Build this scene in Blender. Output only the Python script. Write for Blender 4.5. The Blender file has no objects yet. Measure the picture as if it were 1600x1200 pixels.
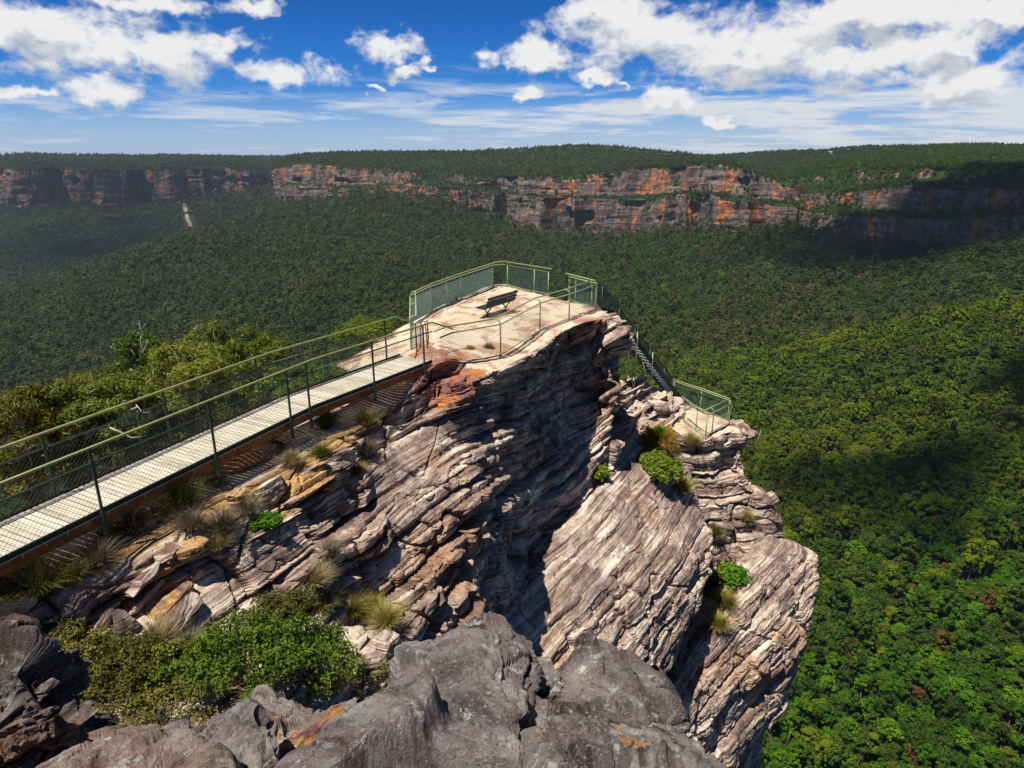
import bpy, math, random
import numpy as np
from mathutils import Vector, Matrix
from mathutils.bvhtree import BVHTree
random.seed(7); RNG = np.random.default_rng(11)
sc = bpy.context.scene; COL = sc.collection
R = math.radians
# ------------------------------------------------------------------ camera and measuring
F = 1066.667; PITCH = R(18.6); CP, SP = math.cos(PITCH), math.sin(PITCH)
cam_d = bpy.data.cameras.new('camera'); cam = bpy.data.objects.new('camera', cam_d); COL.objects.link(cam)
cam.rotation_euler = (R(90) - PITCH, 0, 0); cam_d.lens = 24; cam_d.sensor_width = 36
cam_d.clip_start = 0.1; cam_d.clip_end = 40000; sc.camera = cam
def ray(u, v):
    du, w = u - 800.0, v - 600.0
    return np.array((du, F * CP - w * SP, -(w * CP + F * SP)))
def PZ(u, v, z):
    d = ray(u, v); return d * (z / d[2])
def PY(u, v, y):
    d = ray(u, v); return d * (y / d[1])
def AZ(u, y, z):                                     # at the bearing of column u (image middle), distance y, height z
    d = ray(u, 600); return np.array((d[0] / d[1] * y, y, z))
def pix(P):
    P = np.asarray(P, float); x, y, z = P[..., 0], P[..., 1], P[..., 2]
    dep = y * CP - z * SP; up = y * SP + z * CP
    dep = np.where(dep < 0.01, 0.01, dep)
    return 800 + F * x / dep, 600 - F * up / dep
# ------------------------------------------------------------------ object helpers
def tag(o, label=None, cat=None, group=None, kind=None):
    if label: o['label'] = label
    if cat: o['category'] = cat
    if group: o['group'] = group
    if kind: o['kind'] = kind
    return o
def empty(name, loc, label, cat, group=None, rz=0.0):
    o = bpy.data.objects.new(name, None); COL.objects.link(o)
    o.location = loc; o.rotation_euler = (0, 0, rz); o.empty_display_size = 0.3
    return tag(o, label, cat, group)
def link(name, me, mats, parent=None, loc=None):
    o = bpy.data.objects.new(name, me); COL.objects.link(o)
    for m in (mats if isinstance(mats, (list, tuple)) else [mats]):
        if len(me.materials) < 8 and m.name not in [q.name for q in me.materials if q]: me.materials.append(m)
    if parent is not None:
        o.parent = parent
    if loc is not None: o.location = loc
    return o
def npmesh(name, V, Fa, smooth=False, attrs=None, midx=None):
    V = np.ascontiguousarray(V, np.float32); Fa = np.ascontiguousarray(Fa, np.int32)
    me = bpy.data.meshes.new(name); n, k = Fa.shape
    me.vertices.add(len(V)); me.vertices.foreach_set('co', V.ravel())
    me.loops.add(n * k); me.loops.foreach_set('vertex_index', Fa.ravel())
    me.polygons.add(n); me.polygons.foreach_set('loop_start', np.arange(0, n * k, k, dtype=np.int32))
    me.polygons.foreach_set('use_smooth', np.full(n, smooth, bool))
    if midx is not None: me.polygons.foreach_set('material_index', np.ascontiguousarray(midx, np.int32))
    me.update(calc_edges=True)
    for k2, a in (attrs or {}).items():
        at = me.attributes.new(k2, 'FLOAT', 'POINT'); at.data.foreach_set('value', np.ascontiguousarray(a, np.float32).ravel())
    return me
class MB:
    """collects boxes, bars and tubes of one part"""
    def __init__(s): s.v = []; s.f = []
    def add(s, V, Fs):
        b = len(s.v); s.v += [tuple(map(float, p)) for p in V]; s.f += [tuple(i + b for i in f) for f in Fs]
    def bar(s, a, b, w, h, up=(0, 0, 1)):
        a = Vector(a); b = Vector(b); d = (b - a).normalized(); u = Vector(up)
        if abs(d.dot(u)) > .97: u = Vector((0, 1, 0))
        sd = d.cross(u).normalized(); u = sd.cross(d)
        V = []
        for p in (a, b):
            for i, j in ((-1, -1), (1, -1), (1, 1), (-1, 1)): V.append(p + sd * (i * w / 2) + u * (j * h / 2))
        s.add(V, [(3, 2, 1, 0), (4, 5, 6, 7), (0, 1, 5, 4), (1, 2, 6, 5), (2, 3, 7, 6), (3, 0, 4, 7)])
    def tube(s, pts, r, n=8, r2=None):
        pts = [Vector(p) for p in pts]; m = len(pts); rings = []; ref = None
        for i, p in enumerate(pts):
            t = (pts[min(i + 1, m - 1)] - pts[max(i - 1, 0)])
            t = t.normalized() if t.length > 1e-9 else Vector((0, 0, 1))
            if ref is None: ref = t.orthogonal().normalized()
            ref = (ref - t * ref.dot(t)); ref = ref.normalized() if ref.length > 1e-6 else t.orthogonal().normalized()
            bn = t.cross(ref); rr = r if r2 is None else r + (r2 - r) * i / (m - 1)
            rings.append([p + (ref * math.cos(k * 2 * math.pi / n) + bn * math.sin(k * 2 * math.pi / n)) * rr for k in range(n)])
        V = [q for g in rings for q in g]; Fs = []
        for i in range(m - 1):
            for k in range(n):
                Fs.append((i * n + k, i * n + (k + 1) % n, (i + 1) * n + (k + 1) % n, (i + 1) * n + k))
        Fs.append(tuple(reversed(range(n)))); Fs.append(tuple(range((m - 1) * n, m * n)))
        s.add(V, Fs)
    def build(s, name, mat, parent=None, smooth=False):
        me = bpy.data.meshes.new(name); me.from_pydata(s.v, [], s.f)
        if smooth: me.polygons.foreach_set('use_smooth', np.full(len(me.polygons), True))
        me.update()
        o = link(name, me, mat)
        if parent is not None:
            o.parent = parent; o.matrix_parent_inverse = Matrix.Translation(parent.location).inverted() if parent.rotation_euler.z == 0 else parent.matrix_basis.inverted()
        return o
# ------------------------------------------------------------------ noise
def _h(ix, iy, iz, s):
    h = (ix.astype(np.int64) * 374761393 + iy.astype(np.int64) * 668265263 + iz.astype(np.int64) * 2147483647 + s * 1274126177) & 0xFFFFFFFF
    h = ((h ^ (h >> 13)) * 1274126177) & 0xFFFFFFFF
    h = ((h ^ (h >> 16)) * 2246822519) & 0xFFFFFFFF
    return ((h ^ (h >> 15)) & 0xFFFFFF).astype(np.float32) / 0x7FFFFF - 1.0
def vn(x, y, z, s=0):
    x = np.asarray(x, np.float64); y = np.asarray(y, np.float64) + 0 * x; z = np.asarray(z, np.float64) + 0 * x
    fx, fy, fz = np.floor(x), np.floor(y), np.floor(z)
    tx, ty, tz = x - fx, y - fy, z - fz
    tx = tx * tx * tx * (tx * (tx * 6 - 15) + 10); ty = ty * ty * ty * (ty * (ty * 6 - 15) + 10); tz = tz * tz * tz * (tz * (tz * 6 - 15) + 10)
    r = 0
    for i in (0, 1):
        for j in (0, 1):
            for k in (0, 1):
                r = r + _h(fx + i, fy + j, fz + k, s) * (tx if i else 1 - tx) * (ty if j else 1 - ty) * (tz if k else 1 - tz)
    return r
def fbm(P, f, o=4, s=0, g=.5):
    a, r = 1.0, 0
    for i in range(o):
        r = r + a * vn(P[..., 0] * f, P[..., 1] * f, P[..., 2] * f, s + i * 7); a *= g; f *= 2.03
    return r
def sstep(a, b, x):
    t = np.clip((x - a) / (b - a), 0, 1); return t * t * (3 - 2 * t)
# ------------------------------------------------------------------ lofts
def catmull(C, n, lin=False):
    """C (K, ..., 3) -> n samples along the first axis"""
    C = np.asarray(C, float); K = len(C); s = np.linspace(0, K - 1, n); i = np.minimum(s.astype(int), K - 2); t = (s - i)
    sh = (n,) + (1,) * (C.ndim - 1); t = t.reshape(sh)
    p1, p2 = C[i], C[i + 1]
    if lin: return p1 + (p2 - p1) * t
    p0 = C[np.maximum(i - 1, 0)]; p3 = C[np.minimum(i + 2, K - 1)]
    return .5 * (2 * p1 + (p2 - p0) * t + (2 * p0 - 5 * p1 + 4 * p2 - p3) * t * t + (3 * p1 - p0 - 3 * p2 + p3) * t ** 3)
def resample_rows(C, res):
    """rows (Rw, n, 3): number of samples of each gap follows its length; a light smoothing keeps edges"""
    out = []
    for a in range(len(C) - 1):
        L = np.linalg.norm(C[a + 1] - C[a], axis=-1).mean(); m = max(2, int(L / res))
        t = np.linspace(0, 1, m, endpoint=False)[:, None, None]
        p0 = C[max(a - 1, 0)]; p3 = C[min(a + 2, len(C) - 1)]
        lin = C[a] + (C[a + 1] - C[a]) * t
        cm = .5 * (2 * C[a] + (C[a + 1] - p0) * t + (2 * p0 - 5 * C[a] + 4 * C[a + 1] - p3) * t ** 2 + (3 * C[a] - p0 - 3 * C[a + 1] + p3) * t ** 3)
        out.append(lin * .55 + cm * .45)
    out.append(C[-1:]); return np.concatenate(out)
def loft(rows, res, resu=None):
    C = np.array(rows, float)
    L = np.linalg.norm(np.diff(C, axis=1), axis=-1).sum(1).mean()
    nu = max(8, int(L / (resu or res)))
    C = catmull(np.moveaxis(C, 1, 0), nu)            # (nu, Rw, 3)
    return resample_rows(np.moveaxis(C, 0, 1), res)   # (nr, nu, 3)
def normals(G):
    du = np.gradient(G, axis=1); dv = np.gradient(G, axis=0)
    N = np.cross(du, dv); N /= np.linalg.norm(N, axis=-1, keepdims=True) + 1e-9
    return N
def grid_faces(nr, nu):
    i = np.arange(nr - 1)[:, None] * nu + np.arange(nu - 1)[None]
    return np.stack([i, i + 1, i + nu + 1, i + nu], -1).reshape(-1, 4)
# ------------------------------------------------------------------ materials
class NT:
    def __init__(s, tree): s.t = tree; s.n = tree.nodes; s.l = tree.links
    def node(s, typ, **kw):
        n = s.n.new(typ)
        for k, v in kw.items(): setattr(n, k, v)
        return n
    def put(s, sock, v):
        if hasattr(v, 'links') or hasattr(v, 'is_linked'): s.l.new(v, sock)
        else: sock.default_value = v
    def m(s, op, a, b=0.0, c=None, clamp=False):
        n = s.node('ShaderNodeMath', operation=op); n.use_clamp = clamp
        s.put(n.inputs[0], a); s.put(n.inputs[1], b)
        if c is not None: s.put(n.inputs[2], c)
        return n.outputs[0]
    def vm(s, op, a, b=(0, 0, 0)):
        n = s.node('ShaderNodeVectorMath', operation=op); s.put(n.inputs[0], a); s.put(n.inputs[1], b); return n.outputs[0]
    def comb(s, x, y, z):
        n = s.node('ShaderNodeCombineXYZ')
        for i, q in enumerate((x, y, z)): s.put(n.inputs[i], q)
        return n.outputs[0]
    def sep(s, v):
        n = s.node('ShaderNodeSeparateXYZ'); s.put(n.inputs[0], v); return n.outputs
    def noise(s, vec, scale, detail=4, rough=.55, dist=0.0):
        n = s.node('ShaderNodeTexNoise'); s.put(n.inputs['Vector'], vec)
        n.inputs['Scale'].default_value = scale; n.inputs['Detail'].default_value = detail; n.inputs['Roughness'].default_value = rough
        n.inputs['Distortion'].default_value = dist
        return n.outputs[0]
    def ramp(s, f, stops, interp='LINEAR'):
        n = s.node('ShaderNodeValToRGB'); s.put(n.inputs[0], f); e = n.color_ramp.elements; n.color_ramp.interpolation = interp
        while len(e) > 1: e.remove(e[-1])
        e[0].position = stops[0][0]; c = stops[0][1]; e[0].color = (*c, 1) if len(c) == 3 else c
        for p, c in stops[1:]:
            q = e.new(p); q.color = (*c, 1)
        return n.outputs[0]
    def step(s, f, a, b):
        n = s.node('ShaderNodeMapRange'); n.interpolation_type = 'SMOOTHSTEP'; s.put(n.inputs[0], f)
        s.put(n.inputs[1], a); s.put(n.inputs[2], b); return n.outputs[0]
    def mix(s, f, a, b, bt='MIX'):
        n = s.node('ShaderNodeMix', data_type='RGBA', blend_type=bt); s.put(n.inputs[0], f)
        for sock, v in ((n.inputs[6], a), (n.inputs[7], b)):
            s.put(sock, (*v, 1) if isinstance(v, tuple) and len(v) == 3 else v)
        return n.outputs[2]
    def attr(s, name):
        n = s.node('ShaderNodeAttribute'); n.attribute_name = name; return n.outputs['Fac']
    def pos(s): return s.node('ShaderNodeNewGeometry').outputs['Position']
    def bump(s, h, strength, dist, nrm=None):
        n = s.node('ShaderNodeBump'); n.inputs['Strength'].default_value = strength; n.inputs['Distance'].default_value = dist
        s.put(n.inputs['Height'], h)
        if nrm is not None: s.put(n.inputs['Normal'], nrm)
        return n.outputs[0]
def mat(name, rough=.85, spec=.25):
    m = bpy.data.materials.new(name); m.use_nodes = True; t = NT(m.node_tree); b = m.node_tree.nodes['Principled BSDF']
    b.inputs['Roughness'].default_value = rough; b.inputs['Specular IOR Level'].default_value = spec
    return m, t, b
def plain(name, c, rough=.6, spec=.3, var=.25, metal=0.0, scale=6.0):
    m, t, b = mat(name, rough, spec); n = t.noise(t.pos(), scale, 5, .6)
    lo = tuple(x * (1 - var) for x in c); hi = tuple(min(1, x * (1 + var)) for x in c)
    t.put(b.inputs['Base Color'], t.ramp(n, [(.3, lo), (.7, hi)])); b.inputs['Metallic'].default_value = metal
    return m
def rock_material(name, stops, cream=(0.74, .62, .45), ochre=.55, lichen=0.0, streak=.5, scale=1.0, bumpd=.05):
    m, t, b = mat(name, .92, .12); P = t.pos(); x, y, z = t.sep(P); bed = t.attr('bed')
    warp = t.noise(P, .35 * scale, 2)
    V = t.comb(t.m('MULTIPLY', x, .32), t.m('MULTIPLY', y, .32), t.m('MULTIPLY', bed, 5.0))
    n1 = t.noise(V, 1.0 * scale, 5, .6, .6)
    n2 = t.noise(P, 2.2 * scale, 6, .65)
    n3 = t.noise(P, 11 * scale, 5, .7)
    f = t.m('ADD', t.m('MULTIPLY', n1, .55), t.m('ADD', t.m('MULTIPLY', n2, .27), t.m('MULTIPLY', n3, .18)))
    V2 = t.comb(t.m('MULTIPLY', x, .5), t.m('MULTIPLY', y, .5), t.m('MULTIPLY', bed, 17.0)); n5 = t.noise(V2, 1.0 * scale, 4, .6, .35)
    f = t.m('ADD', f, t.m('MULTIPLY', t.m('SUBTRACT', n5, .5), .42))
    col = t.ramp(f, stops)
    big = t.noise(P, .33 * scale, 3, .5)
    col = t.mix(t.m('MULTIPLY', t.step(big, .5, .68), ochre), col, t.ramp(n3, [(.3, (.30, .145, .07)), (.7, (.46, .26, .13))]))     # ochre zones
    col = t.mix(t.m('MULTIPLY', t.step(t.noise(P, .5 * scale, 5, .65, .5), .475, .63), .62), col, t.ramp(n3, [(.3, (.075, .048, .046)), (.72, (.20, .128, .115))]))   # dark weathering crust
    col = t.mix(t.m('MULTIPLY', t.step(n5, .40, .33), .75), col, (.032, .022, .02))      # dark thin lines along the bedding
    # dark streaks of water running down
    sv = t.comb(t.m('MULTIPLY', x, 2.2), t.m('MULTIPLY', y, 2.2), t.m('MULTIPLY', z, .22))
    st = t.m('MULTIPLY', t.step(t.noise(sv, 1.0 * scale, 4, .6), .56, .72), streak)
    col = t.mix(st, col, (.055, .04, .038))
    # bare pale top and soil, rust patch (stains with their own shape)
    top = t.attr('top'); tn = t.m('ADD', top, t.m('MULTIPLY', t.m('SUBTRACT', n2, .5), 1.1))
    pink = t.step(t.noise(P, .8, 5, .62, .7), .46, .60)
    tc = t.mix(t.m('MULTIPLY', pink, .8), t.ramp(n3, [(.3, tuple(c * .72 for c in cream)), (.7, cream)]), t.ramp(n2, [(.35, (.23, .105, .075)), (.65, (.50, .27, .17))]))
    if lichen: tn = t.m('ADD', top, t.m('MULTIPLY', t.m('SUBTRACT', t.noise(P, 30, 5, .75), .5), 2.2)); tc = t.ramp(n3, [(.3, (.36, .37, .34)), (.7, (.60, .61, .56))])
    col = t.mix(t.step(tn, .42, .62), col, tc)
    och = t.m('ADD', t.attr('och'), t.m('MULTIPLY', t.m('SUBTRACT', n2, .5), 1.5))
    col = t.mix(t.m('MULTIPLY', t.step(och, .42, .66), .9), col, t.ramp(n3, [(.3, (.20, .10, .045)), (.5, (.44, .25, .09)), (.7, (.66, .45, .20))]))
    rust = t.m('ADD', t.attr('rust'), t.m('MULTIPLY', t.m('SUBTRACT', n2, .5), 1.3))
    col = t.mix(t.step(rust, .4, .6), col, t.ramp(n2, [(.36, (.12, .05, .055)), (.47, (.22, .085, .06)), (.54, (.34, .165, .05)), (.66, (.48, .28, .075))] if lichen else [(.36, (.15, .075, .08)), (.5, (.30, .14, .11)), (.60, (.44, .18, .07)), (.68, (.55, .20, .05))]))
    if lichen:
        lv = t.noise(P, 7.5, 6, .72, .4)
        col = t.mix(t.m('MULTIPLY', t.step(lv, .57, .64), lichen), col, t.ramp(n3, [(.35, (.30, .30, .28)), (.65, (.50, .50, .46))]))
        for vs_, th_ in ((6.0, .34), (15.0, .36), (34.0, .40)):
            vo = t.node('ShaderNodeTexVoronoi'); vo.inputs['Scale'].default_value = vs_; t.put(vo.inputs['Vector'], t.vm('ADD', P, t.comb(t.m('MULTIPLY', n3, .06), t.m('MULTIPLY', n2, .06), 0.0)))
            rs = t.sep(vo.outputs['Color'])[0]; rim = t.m('ADD', vo.outputs['Distance'], t.m('MULTIPLY', t.m('SUBTRACT', t.noise(P, 90, 3, .7), .5), .5))
            col = t.mix(t.m('MULTIPLY', t.m('LESS_THAN', rim, t.m('MULTIPLY', t.m('SUBTRACT', rs, .55), th_ * 1.6)), .8 * lichen), col, t.ramp(rs, [(.6, (.26, .28, .24)), (.8, (.46, .47, .43)), (1.0, (.20, .22, .19))]))
        sp = t.noise(P, 55, 3, .6)
        col = t.mix(t.m('MULTIPLY', t.step(sp, .60, .68), .6 * lichen), col, (.42, .40, .37))
        col = t.mix(t.m('MULTIPLY', t.step(sp, .40, .33), .6), col, (.03, .025, .024))
    t.put(b.inputs['Base Color'], col)
    hb = t.m('ADD', t.m('MULTIPLY', n1, 1.3), t.m('ADD', t.m('ADD', n2, t.m('MULTIPLY', n5, 1.2)), t.m('MULTIPLY', n3, .6)))
    n4 = t.noise(P, 40 * scale, 4, .7)
    hb = t.m('ADD', hb, t.m('MULTIPLY', n4, .85 if lichen else .25))
    t.put(b.inputs['Normal'], t.bump(hb, .9, bumpd))
    return m
STOPS = [(.305, (.06, .04, .035)), (.392, (.155, .10, .084)), (.457, (.29, .20, .162)), (.52, (.48, .375, .295)), (.60, (.74, .64, .52))]
M_rock = rock_material('sandstone', STOPS)
M_fore = rock_material('lichened_sandstone', [(.34, (.05, .042, .039)), (.43, (.115, .094, .086)), (.50, (.19, .16, .147)), (.57, (.27, .238, .218)), (.68, (.39, .36, .33))], lichen=.75, ochre=.22, streak=0, scale=2.6, bumpd=.02)
M_dark = rock_material('dark_sandstone', [(.35, (.03, .027, .027)), (.5, (.07, .06, .058)), (.62, (.16, .14, .135)), (.72, (.34, .32, .30))], lichen=.45, streak=0, scale=2.2, bumpd=.02)  # darker copy of the lichened stone; left boulders' shade put into the colour
# ------------------------------------------------------------------ rock bodies
TD = np.array((.466, .885)); PD = np.array((.885, -.466))
ROCKS = []      # (verts, faces) for measuring drops later
def bedding(P, dip=0.0, kp=.38):
    t = P[..., 0] * TD[0] + P[..., 1] * TD[1]
    w = .14 * vn(P[..., 0] * .22, P[..., 1] * .22, P[..., 2] * .22, 5) + .055 * vn(P[..., 0] * .9, P[..., 1] * .9, P[..., 2] * .9, 6) + .016 * vn(P[..., 0] * 3.1, P[..., 1] * 3.1, P[..., 2] * 3.1, 9)
    return (P[..., 2] - dip * t - kp * (P[..., 0] * PD[0] + P[..., 1] * PD[1])) / math.sqrt(1 + kp * kp) + w
def layers(P, h, s, seed, lat):
    j = h / s; c = np.floor(j); fr = j - c
    n = vn(P[..., 0] * lat, P[..., 1] * lat, c * 7.31 + 3.3, seed)
    n2 = vn(P[..., 0] * lat * 2.9, P[..., 1] * lat * 2.9, c * 5.17 + 1.3, seed + 3)
    groove = np.maximum(0, 1 - np.minimum(fr, 1 - fr) * 7) ** 1.5
    saw = (1 - fr) * .45 - .2 + .25 * np.clip(n2 * 3, -1, 1) * (fr - .5)
    return n * .75 + n2 * .35 - .75 * groove - saw * .8
def blocks(P, h, s, seed, L):
    """jointed blocks: every bed breaks into pieces set back by different amounts"""
    c = np.floor(h / s); t = P[..., 0] * TD[0] + P[..., 1] * TD[1]; p = P[..., 0] * PD[0] + P[..., 1] * PD[1]
    hc = _h(c, c * 0, c * 0, seed); hd = _h(c, c * 0 + 5, c * 0, seed); wob = .25 * vn(P[..., 0] * .8, P[..., 1] * .8, P[..., 2] * .8, seed + 1)
    jt = t / (L * (1 + .35 * hd)) + hc * 7 + wob; jp = p / (L * (1 + .35 * hc)) + hd * 5 + wob; a, b = np.floor(jt), np.floor(jp)
    e = np.minimum(np.minimum(jt - a, 1 - jt + a), np.minimum(jp - b, 1 - jp + b)) * L
    return _h(a, b, c, seed + 2) - .55 * np.maximum(0, 1 - e / .09)
def displace(G, amp=1.0, dip=None, topflat=.08, fine=1.0, kp=.38):
    N = normals(G); ref = -G / np.linalg.norm(G, axis=-1, keepdims=True) + np.array((0, 0, .6))
    flip = np.sign((N * ref).sum(-1).mean()); N = N * flip
    for _ in range(3):                                  # calm the normals
        N[1:-1, 1:-1] = (N[1:-1, 1:-1] * 2 + N[:-2, 1:-1] + N[2:, 1:-1] + N[1:-1, :-2] + N[1:-1, 2:]) / 6
    N /= np.linalg.norm(N, axis=-1, keepdims=True) + 1e-9
    h = bedding(G, 0 if dip is None else dip(G) if callable(dip) else dip, kp)
    md = sstep(-.35, .35, fbm(G, .33, 2, 55)); mb_ = .12 + .88 * sstep(-.35, .35, fbm(G, .24, 3, 57))
    D = .33 * layers(G, h, .95, 1, .24) + .30 * fbm(G, .30, 2, 33) + mb_ * .15 * layers(G, h + .17, .34, 2, .38) + (.2 + .8 * md) * .045 * fine * layers(G, h, .115, 3, .6) + .24 * blocks(G, h, .95, 11, 2.4) + .12 * blocks(G, h + .17, .34, 12, 1.5) + .03 * fine * blocks(G, h, .115, 13, 1.1)
    D = D * 1.0
    rough = fbm(G, .55, 3, 31) * .16 + fbm(G, 3.0, 3, 41) * .035 * fine
    crack = np.abs(vn(G[..., 0] * .75, G[..., 1] * .75, G[..., 2] * .12, 61)); crack2 = np.abs(vn(G[..., 0] * 1.9, G[..., 1] * 1.9, G[..., 2] * .5 + h * .4, 62))
    D = D - .36 * sstep(.05, .0, crack) - .12 * sstep(.045, .0, crack2)
    steep = 1 - sstep(.62, .93, N[..., 2])
    k = topflat + (1 - topflat) * steep
    dirn = N * np.array((1, 1, .45)); dirn /= np.linalg.norm(dirn, axis=-1, keepdims=True) + 1e-9
    return G + dirn * (D * k * amp)[..., None] + N * (rough * amp * (.35 + .65 * steep))[..., None], h, N
def off(row, dx, dy, dz): return [p + np.array((dx, dy, dz)) for p in row]
def rock(name, rows, res, material, amp=1.0, dip=None, topflat=.08, fine=1.0, paint=None, resu=None, kp=.38, label=None, cat=None, kind='structure', group=None, post=None):
    G0 = loft(rows, res, resu)
    G, h, N = displace(G0, amp, dip, topflat, fine, kp)
    if post: G = post(G, G0)
    nr, nu, _ = G.shape; V = G.reshape(-1, 3); Fa = grid_faces(nr, nu)
    n0 = np.cross(V[Fa[:, 1]] - V[Fa[:, 0]], V[Fa[:, 3]] - V[Fa[:, 0]])
    if ((n0 * N.reshape(-1, 3)[Fa[:, 0]]).sum(-1)).mean() < 0: Fa = Fa[:, ::-1]
    at = {'bed': h, 'top': np.zeros(nr * nu), 'rust': np.zeros(nr * nu), 'och': np.zeros(nr * nu)}
    if paint:
        tp, ru, oc = paint(G0.reshape(-1, 3), N.reshape(-1, 3)); at['top'] = tp; at['rust'] = ru; at['och'] = oc
    me = npmesh(name, V, Fa, False, at)
    o = link(name, me, material); tag(o, label, cat, group, kind)
    ROCKS.append((V, Fa)); return o
def S(spec):
    """list of points: (u,v,z) seen at that height, or ('y',u,v,y), or ('w',x,y,z)"""
    out = []
    for p in spec:
        if p[0] == 'w': out.append(np.array(p[1:], float))
        elif p[0] == 'y': out.append(PY(*p[1:]))
        else: out.append(PZ(*p))
    return out
def blob(P, c, r): return np.clip(1.25 - np.sqrt((((P - np.array(c)) / np.array(r)) ** 2).sum(-1)), 0, 1)
# --- the pulpit: summit, its face and the slope below the walkway
A = [
 S([('w', -15, 5, -8.3), ('w', -12.6, 9.5, -8.3), ('w', -11.2, 12.5, -8.4), ('w', -9.6, 15, -8.4), ('w', -7.6, 18, -8.0), (556, 552, -6.7), (655, 496, -6.05), (720, 466, -6.03), (780, 443, -6.02), (862, 464, -6.03), (937, 484, -6.06)]),
 S([('w', -12, 5, -6.5), ('w', -9.6, 9.4, -6.45), ('w', -8.6, 12.4, -6.45), ('w', -7.0, 15, -6.5), ('w', -5.2, 17.4, -6.5), (612, 588, -6.15), (672, 552, -5.70), (726, 525, -5.93), (780, 500, -5.93), (880, 488, -5.95), (944, 490, -6.04)]),
 S([(-150, 985, -6.4), (100, 900, -6.35), (250, 830, -6.3), (400, 760, -6.35), (520, 690, -6.45), (602, 645, -6.5), (690, 612, -6.3), (742, 594, -6.25), (795, 573, -6.22), (900, 513, -6.1), (954, 501, -6.1)]),
 S([(-150, 1040, -6.75), (100, 960, -6.7), (250, 900, -6.7), (400, 830, -6.75), (510, 745, -6.85), (592, 700, -7.05), (702, 650, -6.95), (764, 632, -7.15), (818, 612, -7.75), (905, 560, -7.85), (968, 545, -7.25)]),
 S([(-150, 1100, -7.1), (100, 1010, -7.1), (250, 960, -7.15), (400, 890, -7.2), (510, 830, -7.45), (592, 780, -7.75), (722, 738, -7.95), (790, 716, -8.8), (832, 704, -9.8), (905, 660, -10.0), (964, 630, -9.2)]),
 S([(-150, 1160, -7.4), (100, 1080, -7.45), (250, 1030, -7.5), (400, 960, -7.65), (510, 900, -7.95), (594, 860, -8.45), (732, 832, -8.95), (796, 814, -10.0), (838, 798, -11.3), (890, 780, -11.9), (960, 720, -11.6)]),
 S([(-150, 1250, -7.6), (100, 1160, -7.7), (250, 1120, -7.85), (400, 1060, -8.15), (510, 990, -8.5), (596, 950, -9.2), (724, 946, -10.1), (776, 922, -11.3), (818, 898, -12.7), (870, 870, -13.6), (955, 760, -12.6)]),
 S([(-150, 1380, -7.7), (100, 1300, -7.8), (250, 1260, -8.0), (400, 1200, -8.4), (510, 1120, -9.0), (600, 1060, -10.0), (712, 1060, -11.4), (760, 1045, -12.9), (802, 1010, -14.6), (850, 990, -16.6), (930, 820, -14.2)]),
]
A.insert(2, [(p + q) / 2 for p, q in zip(A[1][:5], A[2][:5])] + S([(612, 628, -6.4), (686, 568, -5.66), (736, 561, -5.95), (790, 541, -6.03), (890, 504, -6.0), (949, 496, -6.05)]))
A.append([p + np.array((.4, -.4, -1.5 - .7 * j)) for j, p in enumerate(A[-1])])
A.append([p + np.array((.8, -.8, -6.0)) for p in A[-1]])
A.insert(0, off(A[0], -1.0, 1.2, -1.6)); A.insert(0, [p + np.array((-1.6, 1.0, -7.0)) for p in A[0]])
A.insert(0, off(A[0], -1.0, 1.0, -14))
for r in A:
    e = r[-1]; r.append(e + np.array((-.15, 1.3, -.45))); r.append(e + np.array((-1.6, 2.6, -1.2))); r.append(e + np.array((-6.0, 2.9, -3)))
def paintA(P, N):
    u, v = pix(P)
    top = sstep(.75, .93, N[:, 2]) * sstep(-6.75, -6.35, P[:, 2])
    for c, r in (((-4.1, 14.9, -7.1), (.9, .9, .7)), ((-3.2, 16.3, -6.9), (.6, .6, .5)), ((-4.5, 12.6, -7.6), (.7, 1., .9)), ((-4.9, 14.6, -6.8), (.5, .9, .4))):
        top = np.maximum(top, blob(P, c, r) * .95)
    ru = blob(P, (-1.9, 18.6, -6.1), (1.5, 1.6, 1.0)); ru = np.maximum(ru, blob(P, (3.2, 25.2, -6.2), (1.6, .6, .5)) * .8)
    ru = np.maximum(ru, blob(P, (-2.3, 20.2, -5.9), (1.6, 1.7, 1.0)) * .62); ru = np.maximum(ru, blob(P, (-2.4, 24.0, -6.0), (1.1, 1.8, 1.0)) * .50)
    oc = np.zeros(len(P))
    cl_ = catmull(np.array(A[6][:6]), 60)
    for q in cl_: oc = np.maximum(oc, np.clip(1.2 - np.linalg.norm((P - q) / np.array((.42, .42, .42)), axis=-1), 0, 1))
    oc = np.maximum(oc * .85, np.maximum(blob(P, (-4.6, 13.0, -6.7), (.9, 1.2, .6)) * .8, blob(P, (-5.6, 9.6, -6.6), (.8, 1.0, .6)) * .9))
    return top, ru, oc
def dipA(P):
    t = P[..., 0] * TD[0] + P[..., 1] * TD[1]
    return .05 * sstep(20, 13, t)
rockA = rock('rock_pinnacle', A, .042, M_rock, 1.0, dipA, .06, paint=paintA, resu=.05, kp=.75)
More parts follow.
